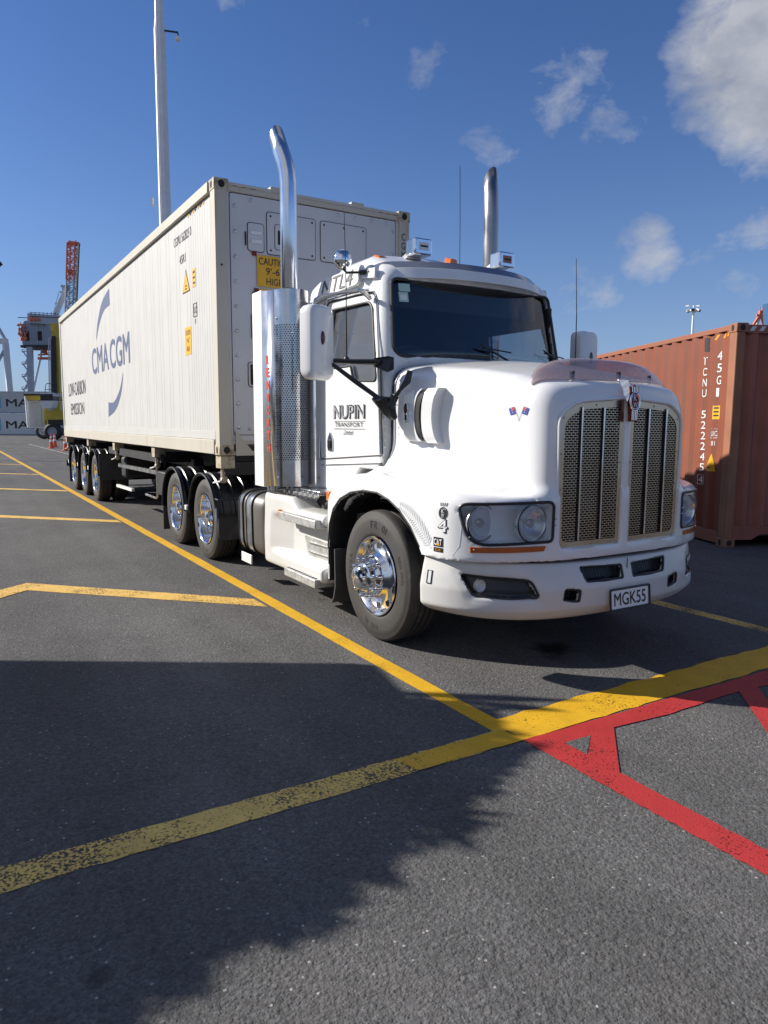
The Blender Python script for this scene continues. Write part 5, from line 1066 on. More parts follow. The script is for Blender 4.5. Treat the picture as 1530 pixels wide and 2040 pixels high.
# machinery end facing the cab
FX = XF-.03
MB().box(XF-.12, FX, -1.08, 1.08, ZT-.11, ZT-.015).build('front_header', 'reefer_frame', reefer, bevel=.006)
MB().box(XF-.12, FX, -1.08, 1.08, ZB+.0, ZB+.16).build('front_sill', 'reefer_frame', reefer, bevel=.006)
MB().box(XF-.14, FX-.02, -1.10, 1.10, ZB+.16, ZT-.11).build('front_wall', 'reefer_front', reefer)
def fpanel(name, y0, y1, z0, z1, d=.008, r=.03, m='reefer_front', par=reefer, xb=None):
    xb = FX-.021 if xb is None else xb
    o = MB().prism(rpoly([(y0, z0), (y1, z0), (y1, z1), (y0, z1)], r), lambda q: (xb, q[0], q[1]), lambda q: (xb+d, q[0], q[1])).build(name, m, par, bevel=.002)
    MB().tube([(xb+d*.4, q[0], q[1]) for q in (lambda k: k+k[:2])(rpoly([(y0-.004, z0-.004), (y1+.004, z0-.004), (y1+.004, z1+.004), (y0-.004, z1+.004)], r))], .0035, 6, cap=False).build('panel_gasket', 'grey_rubber', o)
    return o
mp0 = fpanel('machinery_panel', -1.035, 1.035, 1.47, 4.02, .006, .03)
px0 = FX-.013
for y0, y1, z0, z1 in ((-.84, -.66, 3.45, 3.74), (-.62, -.04, 3.44, 3.88), (.03, .62, 3.44, 3.88), (-.80, -.2, 2.30, 3.02), (-.86, -.70, 2.0, 2.26), (-.78, .75, 1.62, 1.95)): fpanel('access_panel', y0, y1, z0, z1, .010, .035, xb=px0)
fpanel('access_panel', -.53, -.33, 3.50, 3.76, .014, .03, xb=px0+.004)
for z in (3.55, 3.64): MB().box(px0+.01, px0+.022, -.81, -.69, z-.02, z+.02).build('latch', 'satin', reefer, bevel=.004)
MB().box(px0+.004, px0+.016, -.875, -.862, 3.50, 3.64).build('hinge', 'hole', reefer)
for y0, y1, z0, z1 in ((-.50, -.38, 3.55, 3.70), (-.84, -.72, 2.02, 2.24), (-.82, -.78, 2.52, 2.78)): MB().box(px0+.010, px0+.020, y0, y1, z0, z1).build('vent_opening', 'hole', reefer, bevel=.002)
MB().tube([(px0+.03, -.82, 2.2), (px0+.03, -.78, 2.12), (px0+.03, -.74, 2.18), (px0+.03, -.76, 2.05)], .008, 6).build('pipe', 'tank', reefer)
for k in range(10):
    z = 1.55+k*.26
    for y in (-.985, .985): MB().sphere((px0+.006, y, z), .020, 10, (.6, 1, 1)).build('bolt', 'steel', reefer)
for y in (-.80, -.28, .25, .48, .70, .90): MB().sphere((px0+.006, y, 3.975), .020, 10, (.6, 1, 1)).build('bolt', 'steel', reefer)
for y0, y1 in ((-.62, -.04), (.03, .62)):
    for y in (y0+.04, (y0+y1)/2, y1-.04):
        for z in (3.48, 3.84): MB().sphere((px0+.014, y, z), .012, 8, (.6, 1, 1)).build('bolt', 'grey_rubber', reefer)
for y in (-.86, .36):
    MB().sphere((px0+.01, y, 1.53), .018, 8).build('bolt', 'steel', reefer)
sg = MB().box(px0+.012, px0+.016, -.745, -.345, 3.085, 3.415).build('caution_sign', 'yellow_sign', reefer)
for t_, z, w_, y in (('CAUTION', 3.315, .36, -.725), ("9'-6\"", 3.215, .20, -.645), ('HIGH', 3.105, .20, -.640)): text(t_, (px0+.0175, y, z), (0, 1, 0), (0, 0, 1), w_, .075, 'ink', sg, .01)
MB().box(px0+.012, px0+.018, -.80, -.75, 3.40, 3.45).box(px0+.012, px0+.018, -.78, -.73, 3.02, 3.06).build('red_tab', 'badge_red', reefer)
MB().box(px0+.010, px0+.014, -.72, -.42, 3.02, 3.06).build('small_label', 'yellow_sign', reefer)
for y0, y1 in ((-1.04, -.72), (.76, 1.04)):
    MB().box(FX+.0, FX+.002, y0, y1, ZT-.055, ZT-.018).build('hazard_strip', 'yellow_sign', reefer)
    for k in range(3):
        y = y0+.03+k*.105; patch([(FX+.0035, y, ZT-.055), (FX+.0035, y+.05, ZT-.055), (FX+.0035, y+.075, ZT-.018), (FX+.0035, y+.025, ZT-.018)], 'ink', 'hazard_stripe', reefer)
for y in (-.58, .42): MB().box(XF-.14, FX+.012, y, y+.17, ZT-.05, ZT+.012).build('lifting_lug', 'reefer_frame', reefer, bevel=.01)
for i, ch in enumerate('CGMU'): text(ch, (FX+.027, 1.10, 3.80-i*.105), (0, 1, 0), (0, 0, 1), .055, .085, 'ink', reefer, .01)
MB().sphere((XF-.004, -1.15, 3.26), .012, 8).build('bolt', 'hole', reefer)
MB().prism([(-1.03, 1.24), (-.80, 1.24), (-1.03, 1.52)], lambda q: (XF-.02, q[0], q[1]), lambda q: (XF-.012, q[0], q[1])).build('gusset', 'reefer_frame', reefer)
# side lettering
SY = -(CW-.022)-.003
stx = lambda s_, x, z, w_, h_, m_, b_=0: text(s_, (x, SY, z), (1, 0, 0), (0, 0, 1), w_, h_, m_, reefer, b_)
stx('CGMU 562825 0', -5.03, 3.745, .74, .105, 'ink'); stx('45R1', -4.80, 3.50, .25, .10, 'ink')
stx('CMA', -11.20, 2.53, 1.72, .50, 'navy', .025); stx('CGM', -9.36, 2.53, 1.62, .50, 'navy', .025)
stx('LOW-CARBON', -14.55, 2.20, 2.45, .30, 'ink', .005); stx('EMISSION', -14.30, 1.77, 1.90, .26, 'ink', .005)
def crescent(outer, inner, name):
    def sm(pts, k=6):
        out = []
        for i in range(len(pts)-1):
            p0 = np.array(pts[max(i-1, 0)]); p1 = np.array(pts[i]); p2 = np.array(pts[i+1]); p3 = np.array(pts[min(i+2, len(pts)-1)])
            for j in range(k):
                t = j/k; out.append(tuple(.5*((2*p1)+(-p0+p2)*t+(2*p0-5*p1+4*p2-p3)*t*t+(-p0+3*p1-3*p2+p3)*t**3)))
        return out+[pts[-1]]
    a = sm(outer); b_ = sm(inner); V = [(p[0], SY, p[1]) for p in a]+[(p[0], SY, p[1]) for p in b_]; n = len(a)
    return flatmesh(name, V, [(i, i+1, n+i+1, n+i) for i in range(n-1)], 'navy', reefer)
crescent([(-10.62, 3.16), (-10.50, 3.36), (-10.28, 3.56), (-9.85, 3.78), (-9.20, 3.90)], [(-10.60, 3.16), (-10.36, 3.34), (-10.10, 3.48), (-9.70, 3.60), (-9.20, 3.62)], 'logo_swoosh')
crescent([(-8.30, 2.42), (-8.42, 2.20), (-8.68, 1.98), (-9.10, 1.80), (-9.70, 1.70)], [(-8.31, 2.42), (-8.55, 2.20), (-8.82, 2.06), (-9.20, 1.95), (-9.66, 1.96)], 'logo_swoosh')
tri = MB().prism([(-4.70, 3.14), (-4.40, 3.14), (-4.55, 3.41)], lambda q: (q[0], SY+.002, q[1]), lambda q: (q[0], SY, q[1])).build('warning_triangle', 'ink', reefer)
patch([(-4.675, SY-.0015, 3.153), (-4.425, SY-.0015, 3.153), (-4.55, SY-.0015, 3.385)], 'yellow_sign', 'triangle_face', tri)
for z in (3.175, 3.21): patch([(-4.59, SY-.003, z), (-4.51, SY-.003, z), (-4.51, SY-.003, z+.014), (-4.59, SY-.003, z+.014)], 'ink', 'triangle_mark', tri)
MB().box(-4.285, -4.165, SY, SY+.002, 3.155, 3.36).build('handling_label', 'yellow_sign', reefer)
for z in (3.19, 3.25, 3.31): MB().box(-4.265, -4.185, SY-.0015, SY-.0005, z, z+.022).build('label_line', 'ink', reefer)
MB().tube([(-4.27, SY, 2.82), (-4.15, SY, 2.82), (-4.15, SY, 2.97), (-4.27, SY, 2.97), (-4.27, SY, 2.82)], .004, 4).build('label_frame', 'ink', reefer); stx('UIC', -4.255, 2.86, .09, .07, 'ink'); stx('87', -4.235, 2.74, .05, .05, 'ink')
cs_ = MB().box(-4.65, -4.40, SY, SY+.002, 2.41, 2.735).build('height_label', 'yellow_sign', reefer)
for t_, z, w_ in (('CAUTION', 2.64, .20), ("9'-6\"", 2.55, .12), ('HIGH', 2.45, .12)): text(t_, (-4.525-w_/2, SY-.0015, z), (1, 0, 0), (0, 0, 1), w_, .06, 'ink', cs_)
for k in range(7): patch([(x, SY-.001, z) for x, z in ((-4.42+k*.095, 3.965), (-4.38+k*.095, 3.965), (-4.34+k*.095, 4.0), (-4.38+k*.095, 4.0))], 'yellow_sign' if k % 2 == 0 else 'ink', 'hazard_stripe', reefer)
for k in range(5): patch([(x, SY-.001, z) for x, z in ((-15.35+k*.095, 3.965), (-15.31+k*.095, 3.965), (-15.27+k*.095, 4.0), (-15.31+k*.095, 4.0))], 'yellow_sign' if k % 2 == 0 else 'ink', 'hazard_stripe', reefer)

# ================================================================ skeletal trailer
tr = empty('semi_trailer', (-9.5, 0, 0), 'black skeletal three-axle semi-trailer under the white refrigerated container', 'trailer')
for s in (-1, 1):
    MB().box(-15.5, -5.4, s*.5-.07, s*.5+.07, .93, 1.20).box(-5.4, -3.5, s*.5-.07, s*.5+.07, 1.07, 1.20).build('main_beam', 'chassis', tr)
    MB().loft([[(-6.3, s*1.10-.03, 1.02), (-6.3, s*1.10+.03, 1.02), (-6.3, s*1.10+.03, 1.14), (-6.3, s*1.10-.03, 1.14)], [(-10.2, s*1.10-.03, 1.02), (-10.2, s*1.10+.03, 1.02), (-10.2, s*1.10+.03, 1.14), (-10.2, s*1.10-.03, 1.14)]]).build('side_rail', 'chassis', tr)
    MB().tube([(-6.75, s*1.08, 1.08), (-6.75, s*1.08, .55), (-6.78, s*1.08, .48), (-6.85, s*1.08, .46), (-7.5, s*1.08, .46)], .018, 8).build('hose_loop', 'steel', tr)
    MB().beam((-9.6, s*1.06, .82), (-6.0, s*1.06, .86), .05, .06).build('guard_rail', 'steel', tr)
    MB().beam((-9.9, s*1.05, .42), (-8.6, s*1.05, .44), .05, .05).build('lower_rail', 'satin', tr)
    MB().box(-5.76, -5.62, s*.78-.07, s*.78+.07, .35, 1.10).box(-5.84, -5.54, s*.78-.14, s*.78+.14, .28, .35).build('landing_leg', 'chassis', tr, bevel=.01)
    MB().box(-6.5, -5.9, s*.95-.2, s*.95+.2, .55, .90).build('tool_box', 'chassis', tr, bevel=.02)
for x in (-3.50, -6.45, -9.35, -12.15, -15.4):
    MB().box(x-.08, x+.08, -1.15, 1.15, 1.02, 1.17).build('bolster', 'chassis', tr, bevel=.01)
    for s in (-1, 1):
        o = MB().box(x-.09, x+.09, s*1.12-.08, s*1.12+.08, 1.10, 1.238).cyl((x, s*1.14, .98), (x, s*1.14, 1.10), .035, n=12).sphere((x, s*1.14, .975), .045, 10).build('twist_lock', 'casting', tr, bevel=.006)
        MB().tube([(x, s*1.16, 1.0), (x+.06, s*1.20, .96), (x-.16, s*1.21, .93)], .011, 6).build('lock_handle', 'satin', tr)
for x in (-7.2, -8.2, -10.6, -11.9, -13.3, -14.6): MB().box(x-.04, x+.04, -.45, .45, .98, 1.16).build('cross_member', 'chassis', tr)
place(tw, tr, (-11.35, -1.205, .478))
for x in (-11.35, -12.78, -14.2):
    for s in (-1, 1):
        if not (x == -11.35 and s == -1): place(dup(tw), tr, (x, s*1.205, .478), s > 0)
        guard(tr, x, .48, .57, s, 6, 176, 1.235, .60, 30)
        MB().box(x-.06, x+.06, s*.75-.1, s*.75+.1, .95, 1.0).build('guard_bracket', 'satin', tr)
        MB().box(x-.16-.55, x-.02-.55, s*1.22-.02, s*1.22+.02, .60, .68).build('guard_joint', 'satin', tr, bevel=.006)
    MB().tube([(x, -1.0, .48), (x, 1.0, .48)], .075, 12).build('axle', 'chassis', tr)
for s in (-1, 1):
    MB().box(-10.77, -10.755, min(s*.58, s*1.225), max(s*.58, s*1.225), .46, .99).build('front_flap', 'flap', tr)
    MB().box(-14.86, -14.85, min(s*.58, s*1.225), max(s*.58, s*1.225), .15, .60).build('rear_flap', 'flap', tr)
MB().box(-15.62, -15.5, -1.2, 1.2, .50, .64).box(-15.58, -15.5, -.6, -.5, .6, 1.0).box(-15.58, -15.5, .5, .6, .6, 1.0).build('rear_bumper', 'chassis', tr)
MB().box(-10.3, -9.9, -.9, -.3, .55, .95).build('air_tank', 'chassis', tr, bevel=.05)
MB().box(-8.9, -7.9, .2, .9, .5, .9).build('battery_box', 'chassis', tr, bevel=.05)

# ================================================================ red-oxide container standing on the ground
OYAW = R(155.753); OT = Matrix.Translation((-1.436, 4.907, 0)) @ Matrix.Rotation(OYAW, 4, 'Z')
red = empty('shipping_container', tuple(OT @ Vector((6.096, -1.219, 0))), 'weathered red-oxide corrugated container standing on the asphalt behind the truck nose', 'container', None, OYAW)
def rbox(name, x0, x1, y0, y1, z0, z1, m, bev=.006): return MB().box(x0, x1, y0, y1, z0, z1, OT).build(name, m, red, bevel=bev)
Lr, Wr, Hr = 12.192, 2.438, 2.896
for x, sx in ((0, -1), (Lr, 1)):
    for y, sy in ((0, 1), (-Wr, -1)):
        for z, sz in ((Hr, 1), (0, -1)): casting(x, y, z, sx, sy, sz, red, 'rust_post', OT)
        rbox('corner_post', *(sorted((x-sx*.006, x-sx*.16))), *(sorted((y-sy*.006, y-sy*.13))), .11, Hr-.11, 'rust_post', .015)
for y, sy in ((0, 1), (-Wr, -1)):
    rbox('top_rail', .17, Lr-.17, y-sy*.07 if sy > 0 else y+.01, y-sy*.01 if sy > 0 else y+.07, Hr-.08, Hr-.012, 'rail'); rbox('bottom_rail', .17, Lr-.17, min(y-sy*.05, y-sy*.012), max(y-sy*.05, y-sy*.012), .03, .19, 'rail')
def corr(n0, n1, pitch, dep, flat):        # trapezoid wave from n0 to n1
    pts = []; x = n0
    while x < n1: pts += [(x, 0), (x+flat, 0), (x+flat+.065, dep), (x+flat+.065+flat, dep)]; x += pitch
    return [(min(p[0], n1), p[1]) for p in pts]+[(n1, 0)]
for y, sy in ((0, 1), (-Wr, -1)):
    pr = corr(.155, Lr-.155, .278, .036, .074); n = len(pr); V = [tuple(OT @ Vector((p[0], y-sy*(.014+p[1]), z))) for z in (.188, Hr-.078) for p in pr]
    flatmesh('side_panel', V, [(i, i+1, n+i+1, n+i) for i in range(n-1)], 'rust_orange', red)
for x, sx in ((0, -1), (Lr, 1)):
    pr = corr(-Wr+.125, -.125, .25, .045, .068); n = len(pr); V = [tuple(OT @ Vector((x-sx*(.02+p[1]), p[0], z))) for z in (.26, Hr-.12) for p in pr]
    flatmesh('end_panel', V, [(i, i+1, n+i+1, n+i) for i in range(n-1)], 'rust_end', red)
    rbox('end_header', *sorted((x-sx*.012, x-sx*.09)), -Wr+.16, -.16, Hr-.13, Hr-.02, 'rust_end'); 
    o = MB().prism([(-Wr+.13, .10), (-Wr+.13, .28), (-.13, .28), (-.13, .10), (-.40, .10), (-.52, .17), (-.70, .17), (-.74, .05), (-1.7, .05), (-1.74, .17), (-1.92, .17), (-2.04, .10)], lambda q: OT @ Vector((x-sx*.012, q[0], q[1])), lambda q: OT @ Vector((x-sx*.09, q[0], q[1]))).build('end_sill', 'rust_end', red)
rbox('roof', .05, Lr-.05, -Wr+.05, -.05, Hr-.045, Hr-.02, 'rail'); rbox('floor', .05, Lr-.05, -Wr+.06, -.06, .14, .17, 'chassis')
RR = (OT.to_3x3() @ Vector((-1, 0, 0)))
OTI = OT.inverted()
def wave(x):
    p = corr(.155, Lr-.155, .278, .036, .074); return float(np.interp(x, [q[0] for q in p], [q[1] for q in p]))
def onwave(p, y=.004): q = OTI @ Vector(p); q.y = -.014-wave(q.x)+y; return tuple(OT @ q)
def rtext(s_, x, z, w_, h_, m_='sticker_white', b_=0, y=.0): p = OT @ Vector((x, 0, z)); return text(s_, p, RR, (0, 0, 1), w_, h_, m_, red, b_, warp=lambda q: onwave(q, .003+y))
def rpatch(pts, m_, name, y=.0):
    bm = bmesh.new(); bm.faces.new([bm.verts.new((x, 0, z)) for x, z in pts])
    for k in range(1, 14):
        xx = min(p[0] for p in pts)+k*.02
        bmesh.ops.bisect_plane(bm, geom=bm.verts[:]+bm.edges[:]+bm.faces[:], plane_co=(xx, 0, 0), plane_no=(1, 0, 0))
    for v in bm.verts: v.co = Vector(onwave(OT @ Vector((v.co.x, 0, v.co.z)), .003+y))
    me = bpy.data.meshes.new(name); bm.to_mesh(me); bm.free(); return ob(name, me, red, m_)
for i, ch in enumerate('TCNU 52224'): 
    if ch != ' ': rtext(ch, .735-i*.004, 2.42-i*.145, .06, .105, b_=.01)
for i, ch in enumerate('5'): rtext(ch, .70, 2.42-10*.145, .06, .105, b_=.01)
rtext('4', .70, .80, .05, .10); p4 = [(.715, .785), (.635, .785), (.635, .915), (.715, .915), (.715, .785)]
MB().tube([onwave(OT @ Vector((a, 0, b_))) for a, b_ in p4], .004, 4).build('digit_box', 'sticker_white', red)
for i, ch in enumerate('45G1'): rtext(ch, .42-i*.003, 2.46-i*.16, .06, .115, b_=.01)
rpatch([(.45, 1.68), (.34, 1.68), (.34, 1.86), (.45, 1.86)], 'yellow_sign', 'handling_label'); 
for z in (1.72, 1.77, 1.82): rpatch([(.43, z), (.36, z), (.36, z+.02), (.43, z+.02)], 'ink', 'label_line', .0015)
MB().tube([onwave(OT @ Vector((a, 0, b_))) for a, b_ in ((.46, 1.43), (.36, 1.43), (.36, 1.55), (.46, 1.55), (.46, 1.43))], .004, 4).build('label_frame', 'sticker_white', red); rtext('UIC', .45, 1.455, .08, .07); rtext('81', .44, 1.33, .05, .06)
rpatch([(.56, .98), (.36, .98), (.42, 1.22)], 'yellow_sign', 'warning_triangle')
rpatch([(.51, 1.02), (.43, 1.02), (.43, 1.035), (.51, 1.035)], 'ink', 'label_line', .0015)
for i, (x0, z0) in enumerate(((.735, 2.66), (.73, 2.60), (.735, 2.72))): rpatch([(x0, z0), (x0-.07, z0-.005), (x0-.075, z0+.06), (x0-.005, z0+.065)], 'ink', 'torn_sticker', .0005*i)
for x0, z0, w_ in ((.50, 2.755, .10), (.36, 2.765, .08), (.22, 2.775, .06)): rpatch([(x0, z0-.02), (x0-w_*.4, z0-.03), (x0-w_, z0+.03), (x0-w_*.7, z0+.04)], 'orange_ink', 'torn_hazard_tape')
for k in range(6): patch([OT @ Vector((.0085, y, z)) for y, z in ((-.24-k*.13, Hr-.10), (-.18-k*.13, Hr-.10), (-.22-k*.13, Hr-.04), (-.28-k*.13, Hr-.04))], 'pale_ink', 'hazard_stripe', red)
# ================================================================ background
def at(px, py, D): return Vector((4.212, -3.7338, 1.5982))+(_R2*((px-765)/1428.06)+_U2*(-(py-1020)/1428.06)+_f)*D
FW = Vector((_f.x, _f.y, 0)).normalized(); RT = Vector((_rt.x, _rt.y, 0))
# stacked grey containers far away
def far_container(x0, x1, ytop, ybot, D, m, label, ty0, ty1, z0):
    a = at(x0, ybot, D); b = at(x1, ybot, D); a.z = b.z = z0; h = 2.591; u = (b-a).normalized(); v = u.cross(Vector((0, 0, 1)))*-1; ln = (b-a).length
    T = Matrix(((u.x, v.x, 0, a.x), (u.y, v.y, 0, a.y), (0, 0, 1, z0), (0, 0, 0, 1)))
    c = T @ Vector((ln/2, 1.2, 0)); root = empty('shipping_container', tuple(c), label, 'container', 'grey containers stacked at the far side of the yard')
    MB().box(.02, ln-.02, .03, 2.40, .05, h-.05, T).build('body', m, root)
    for zz in (.0, h-.12): MB().box(0, ln, 0, .1, zz, zz+.12, T).build('rail', 'cabin_blue' if zz == 0 else m, root)
    for xx in (0, ln-.14): MB().box(xx, xx+.14, -.005, .14, 0, h, T).build('corner_post', m, root)
    k = 60; 
    g_ = MB()
    for i in range(k): g_.box(.2+i*(ln-.4)/k, .23+i*(ln-.4)/k, .016, .03, .15, h-.15, T)
    g_.build('panel_ribs', m, root)
    sx = D/1428.06; X0 = (13-x0)*sx
    text('MAERSK', T @ Vector((X0, .010, z0*0+.78)), u, (0, 0, 1), 118*sx, .92, 'ink', root, .03)
    o = MB().box(X0-3.3*.62, X0-.6, .006, .012, .55, 1.95, T).build('logo_panel', 'logo_blue', root)
far_container(-55, 145, 823, 866, 86, 'far_cont2', 'pale grey container with black lettering, bottom of the far stack', 0, 0, .02)
far_container(-55, 145, 782, 823, 86, 'far_cont', 'darker grey container with black lettering, top of the far stack', 0, 0, 2.63)
def lat(mb, p0, p1, wd, n, t, tc):      # four-chord lattice between two points
    p0, p1 = Vector(p0), Vector(p1); d = (p1-p0).normalized(); a = (FW-d*FW.dot(d)).normalized(); b = d.cross(a); c = [a*i*wd/2+b*j*wd/2 for i, j in ((1, 1), (1, -1), (-1, -1), (-1, 1))]
    for q in c: mb.beam(p0+q, p1+q, tc)
    for k in range(n+1):
        r = p0.lerp(p1, k/n)
        for i in range(4): mb.beam(r+c[i], r+c[(i+1) % 4], t)
        if k < n:
            s = p0.lerp(p1, (k+1)/n)
            for i in range(4): mb.beam(r+c[i if k % 2 else (i+1) % 4], s+c[(i+1) % 4 if k % 2 else i], t)
# quay crane with raised lattice boom
D = 250; u_ = D/1428.06
def A(px, py, dd=0): return at(px, py, D+dd)
base = A(100, 845); base.z = 0
crane = empty('quay_crane', tuple(base), 'tall quay crane with raised orange lattice boom and blue-grey machinery house', 'crane')
for dd in (0, 14):
    a, b = A(59.5, 692, dd), A(61, 800, dd); b.z = 0; MB().beam(b, a, 1.7, 1.9).build('leg', 'crane_grey', crane)
    a, b = A(140, 692, dd), A(141, 800, dd); b.z = 0; MB().beam(b, a, 1.7, 1.9).build('leg', 'crane_grey', crane)
mb = MB()
for k in range(4):
    y = 700+k*25; mb.beam(A(46, y), A(55, y+13), .35).beam(A(55, y+13), A(49, y+25), .35).beam(A(46, y), A(52, y), 1.1, .3).beam(A(44, y-4), A(50, y-4), .2).beam(A(44, y-4), A(44, y+2), .2).beam(A(52, y), A(55, y-8), .3)
mb.build('stair_tower', 'crane_grey', crane)
p = A(81, 668, 6); hm = Matrix.Translation(p) @ Matrix.Rotation(math.atan2(RT.y, RT.x), 4, 'Z')
hs = MB().prism(rpoly([(-4.2, -3.9), (4.2, -3.9), (4.2, 4.4), (-3.0, 4.4), (-4.4, 1.8)], .2), lambda q: hm @ Vector((q[0], -5, q[1])), lambda q: hm @ Vector((q[0], 5, q[1]))).build('machinery_house', 'cabin_blue', crane)
for x in (-3.4, -1.2, 1.0, 3.0): MB().box(x, x+.25, -5.12, -5.0, -3.6, 4.0, hm).build('house_rib', 'crane_grey', hs)
for x in (-3.6, .9): MB().box(x, x+1.9, -5.08, -5.01, -2.4, .8, hm).build('house_louvre', 'hole', hs)
MB().box(-4.8, 6.0, -5.4, 5.4, -4.8, -4.0, hm).build('house_deck', 'chassis', crane)
MB().beam(A(58, 634), A(135, 640), 2.5, 3.2).build('girder', 'crane_grey', crane)
mb = MB()
for x in (62, 70, 78, 86, 94, 102, 110): mb.beam(A(x, 622, -1.4), A(x, 628, -1.4), .15)
mb.beam(A(59, 622, -1.4), A(118, 626, -1.4), .18).beam(A(59, 630, -1.4), A(118, 633, -1.4), .18).beam(A(36, 632.5), A(60, 633.5), .25).build('handrail', 'chassis', crane)
mb = MB(); rr_ = random.Random(4)
for k in range(26):
    x, y = rr_.uniform(38, 52), rr_.uniform(644, 676); mb.beam(A(x, y), A(x+rr_.uniform(-5, 5), y+rr_.uniform(-7, 7)), rr_.uniform(.3, .8))
for k in range(8): x = 58+k*2.6; mb.beam(A(x, 633+k % 2*2, -1.6), A(x+3, 639-k % 3, -1.6), .5)
mb.build('sheave_platform', 'crane_red', crane)
mb = MB(); lat(mb, A(145, 486), A(143, 560), 2.7, 9, .20, .38); mb.build('boom_tip', 'crane_red', crane)
mb = MB(); lat(mb, A(143, 560), A(138.5, 668), 2.7, 10, .20, .42); mb.build('boom', 'crane_grey', crane)
mb = MB(); mb.beam(A(137, 481), A(157, 484), .5).beam(A(137, 486), A(159, 487), .9).beam(A(137, 540), A(150, 541), 1.0).beam(A(136, 545), A(147, 546), .7); mb.beam(A(137.5, 479), A(137.5, 487), .3).beam(A(151, 479), A(151, 487), .3).build('boom_platform', 'crane_red', crane)
mb = MB(); mb.beam(A(157, 487, -2), A(152, 603, -2), .55).build('boom_ladder', 'chassis', crane)
mb = MB()
for k in range(10): a = A(156.5-k*.45, 495+k*11, -2); mb.beam(a, A(147-k*.4, 500+k*11, -1), .18)
mb.build('ladder_cage', 'crane_grey', crane)
MB().beam(A(131, 574), A(107, 630), 1.0).beam(A(134, 578), A(113, 630), .8).build('backstay', 'crane_white', crane)
MB().beam(A(122, 570), A(138, 572), .8).beam(A(125, 577), A(137, 575), 1.0).beam(A(120, 582), A(128, 581), .5).beam(A(118, 580), A(106, 625), .22).beam(A(110, 604), A(118, 605), .4).build('apex_platform', 'crane_grey', crane)
MB().beam(A(81, 712, 8), A(65, 784, 8), .7).beam(A(84, 692, 8), A(81, 712, 8), .6).build('brace', 'crane_white', crane)
MB().beam(A(76, 707, 8), A(100, 706, 8), .5).beam(A(76, 714, 8), A(100, 714, 8), .9).beam(A(88, 692, 8), A(92, 706, 8), .9).beam(A(86, 704, 8), A(90, 694, 8), .8).build('trolley', 'crane_red', crane)
# second crane at the left edge
D = 300; base = A(15, 845); base.z = 0
cr2 = empty('quay_crane', tuple(base), 'pale grey gantry crane legs at the left edge of the view', 'crane')
b = A(23, 800); b.z = 0; MB().beam(b, A(11, 684), 2.1, 2.1).build('leg', 'crane_white', cr2)
b = A(-60, 800); b.z = 0; MB().beam(b, A(-50, 684), 2.1, 2.1).build('leg', 'crane_white', cr2)
MB().beam(A(-60, 679), A(15, 680), 1.6, 2.2).build('portal_beam', 'crane_white', cr2)
MB().beam(A(-14, 740), A(11, 693), 1.0).beam(A(-6, 648), A(11, 677), .9).build('brace', 'crane_grey', cr2)
# yellow straddle carrier holding a container
D = 63; base = A(95, 874); base.z = 0
stc = empty('straddle_carrier', tuple(base), 'yellow straddle carrier with big black tyres lifting a pale container', 'straddle carrier')
def G(px, D_): q = at(px, 874, D_); q.z = 0; return q
for dd in (0, 5.2):
    MB().beam(A(113 if dd else 116, 837, dd), A(110 if dd else 113, 648, dd), .45, .7).build('column', 'straddle', stc)
    MB().beam(A(92, 828, dd), A(150, 826, dd), .7, .8).build('lower_beam', 'straddle', stc)
MB().beam(A(108, 652, 0), A(108, 652, 5.2), .5, .6).beam(A(104, 652, 0), A(150, 652, 0), .6, .6).build('top_frame', 'straddle', stc)
MB().beam(A(109, 790, -.6), A(107, 670, -.6), .28, .3).beam(A(104.5, 790, -.6), A(103.5, 675, -.6), .12, .12).build('cable_chain', 'chassis', stc)
mb = MB(); mb.beam(A(98.5, 785, -.5), A(96.5, 672, -.5), .07).beam(A(102, 785, -.5), A(101, 672, -.5), .07)
for k in range(28): y = 674+k*4; mb.beam(A(96.5+k*.07, y, -.5), A(101.5, y, -.5), .06)
mb.build('ladder', 'crane_grey', stc)
MB().beam(A(104.5, 783, -.4), A(103.5, 690, -.4), .16, .1).build('ladder_rail', 'straddle', stc)
MB().beam(A(52, 792.5, .5), A(95, 792.5, .5), .5, .42).build('spreader', 'straddle', stc)
MB().beam(A(50, 786.5, .4), A(118, 786.5, .4), .6, .14).build('spreader_deck', 'chassis', stc)
MB().beam(A(50.5, 790, .3), A(56, 852, .3), .13, .15).build('guide_arm', 'reflective', stc)
MB().beam(A(92, 812, .2), A(90, 845, .2), .14, .2).build('rear_arm', 'straddle', stc)
p = A(102, 800, -.6); cmx = Matrix.Translation(p) @ Matrix.Rotation(math.atan2(RT.y, RT.x), 4, 'Z')
cbn = MB().prism(rpoly([(-.50, -.58), (.38, -.58), (.50, -.1), (.56, .72), (-.56, .72), (-.56, -.15)], .08), lambda q: cmx @ Vector((q[0], -.8, q[1])), lambda q: cmx @ Vector((q[0], .8, q[1]))).build('operator_cab', 'far_cont2', stc)
MB().box(-.54, .54, -.83, .83, .06, .62, cmx).build('cab_window', 'gloss_black', cbn)
MB().tube([A(89.5, 788, -.9), A(90.5, 768, -.9), A(93, 764, -.9), A(112, 764, -.9), A(112, 786, -.9)], .035, 6).beam(A(90, 776, -.9), A(112, 776, -.9), .05).build('handrail', 'chassis', stc)
for px, dd in ((107, 0), (88.5, 5.0), (160, 0), (141, 5.0)):
    c = G(px, 63+dd); c.z = .76
    t = MB().lathe([(.40, -.24), (.62, -.28), (.74, -.20), (.76, 0), (.74, .20), (.62, .28), (.40, .24)], c, -FW*1.0+RT*.05, 28).build('wheel', 'rubber_dark', stc)
    MB().lathe([(.0, .16), (.12, .15), (.16, .06), (.30, .05), (.36, .20), (.41, .25), (.42, .2)], c, -FW, 20).build('rim', 'crane_grey', t)
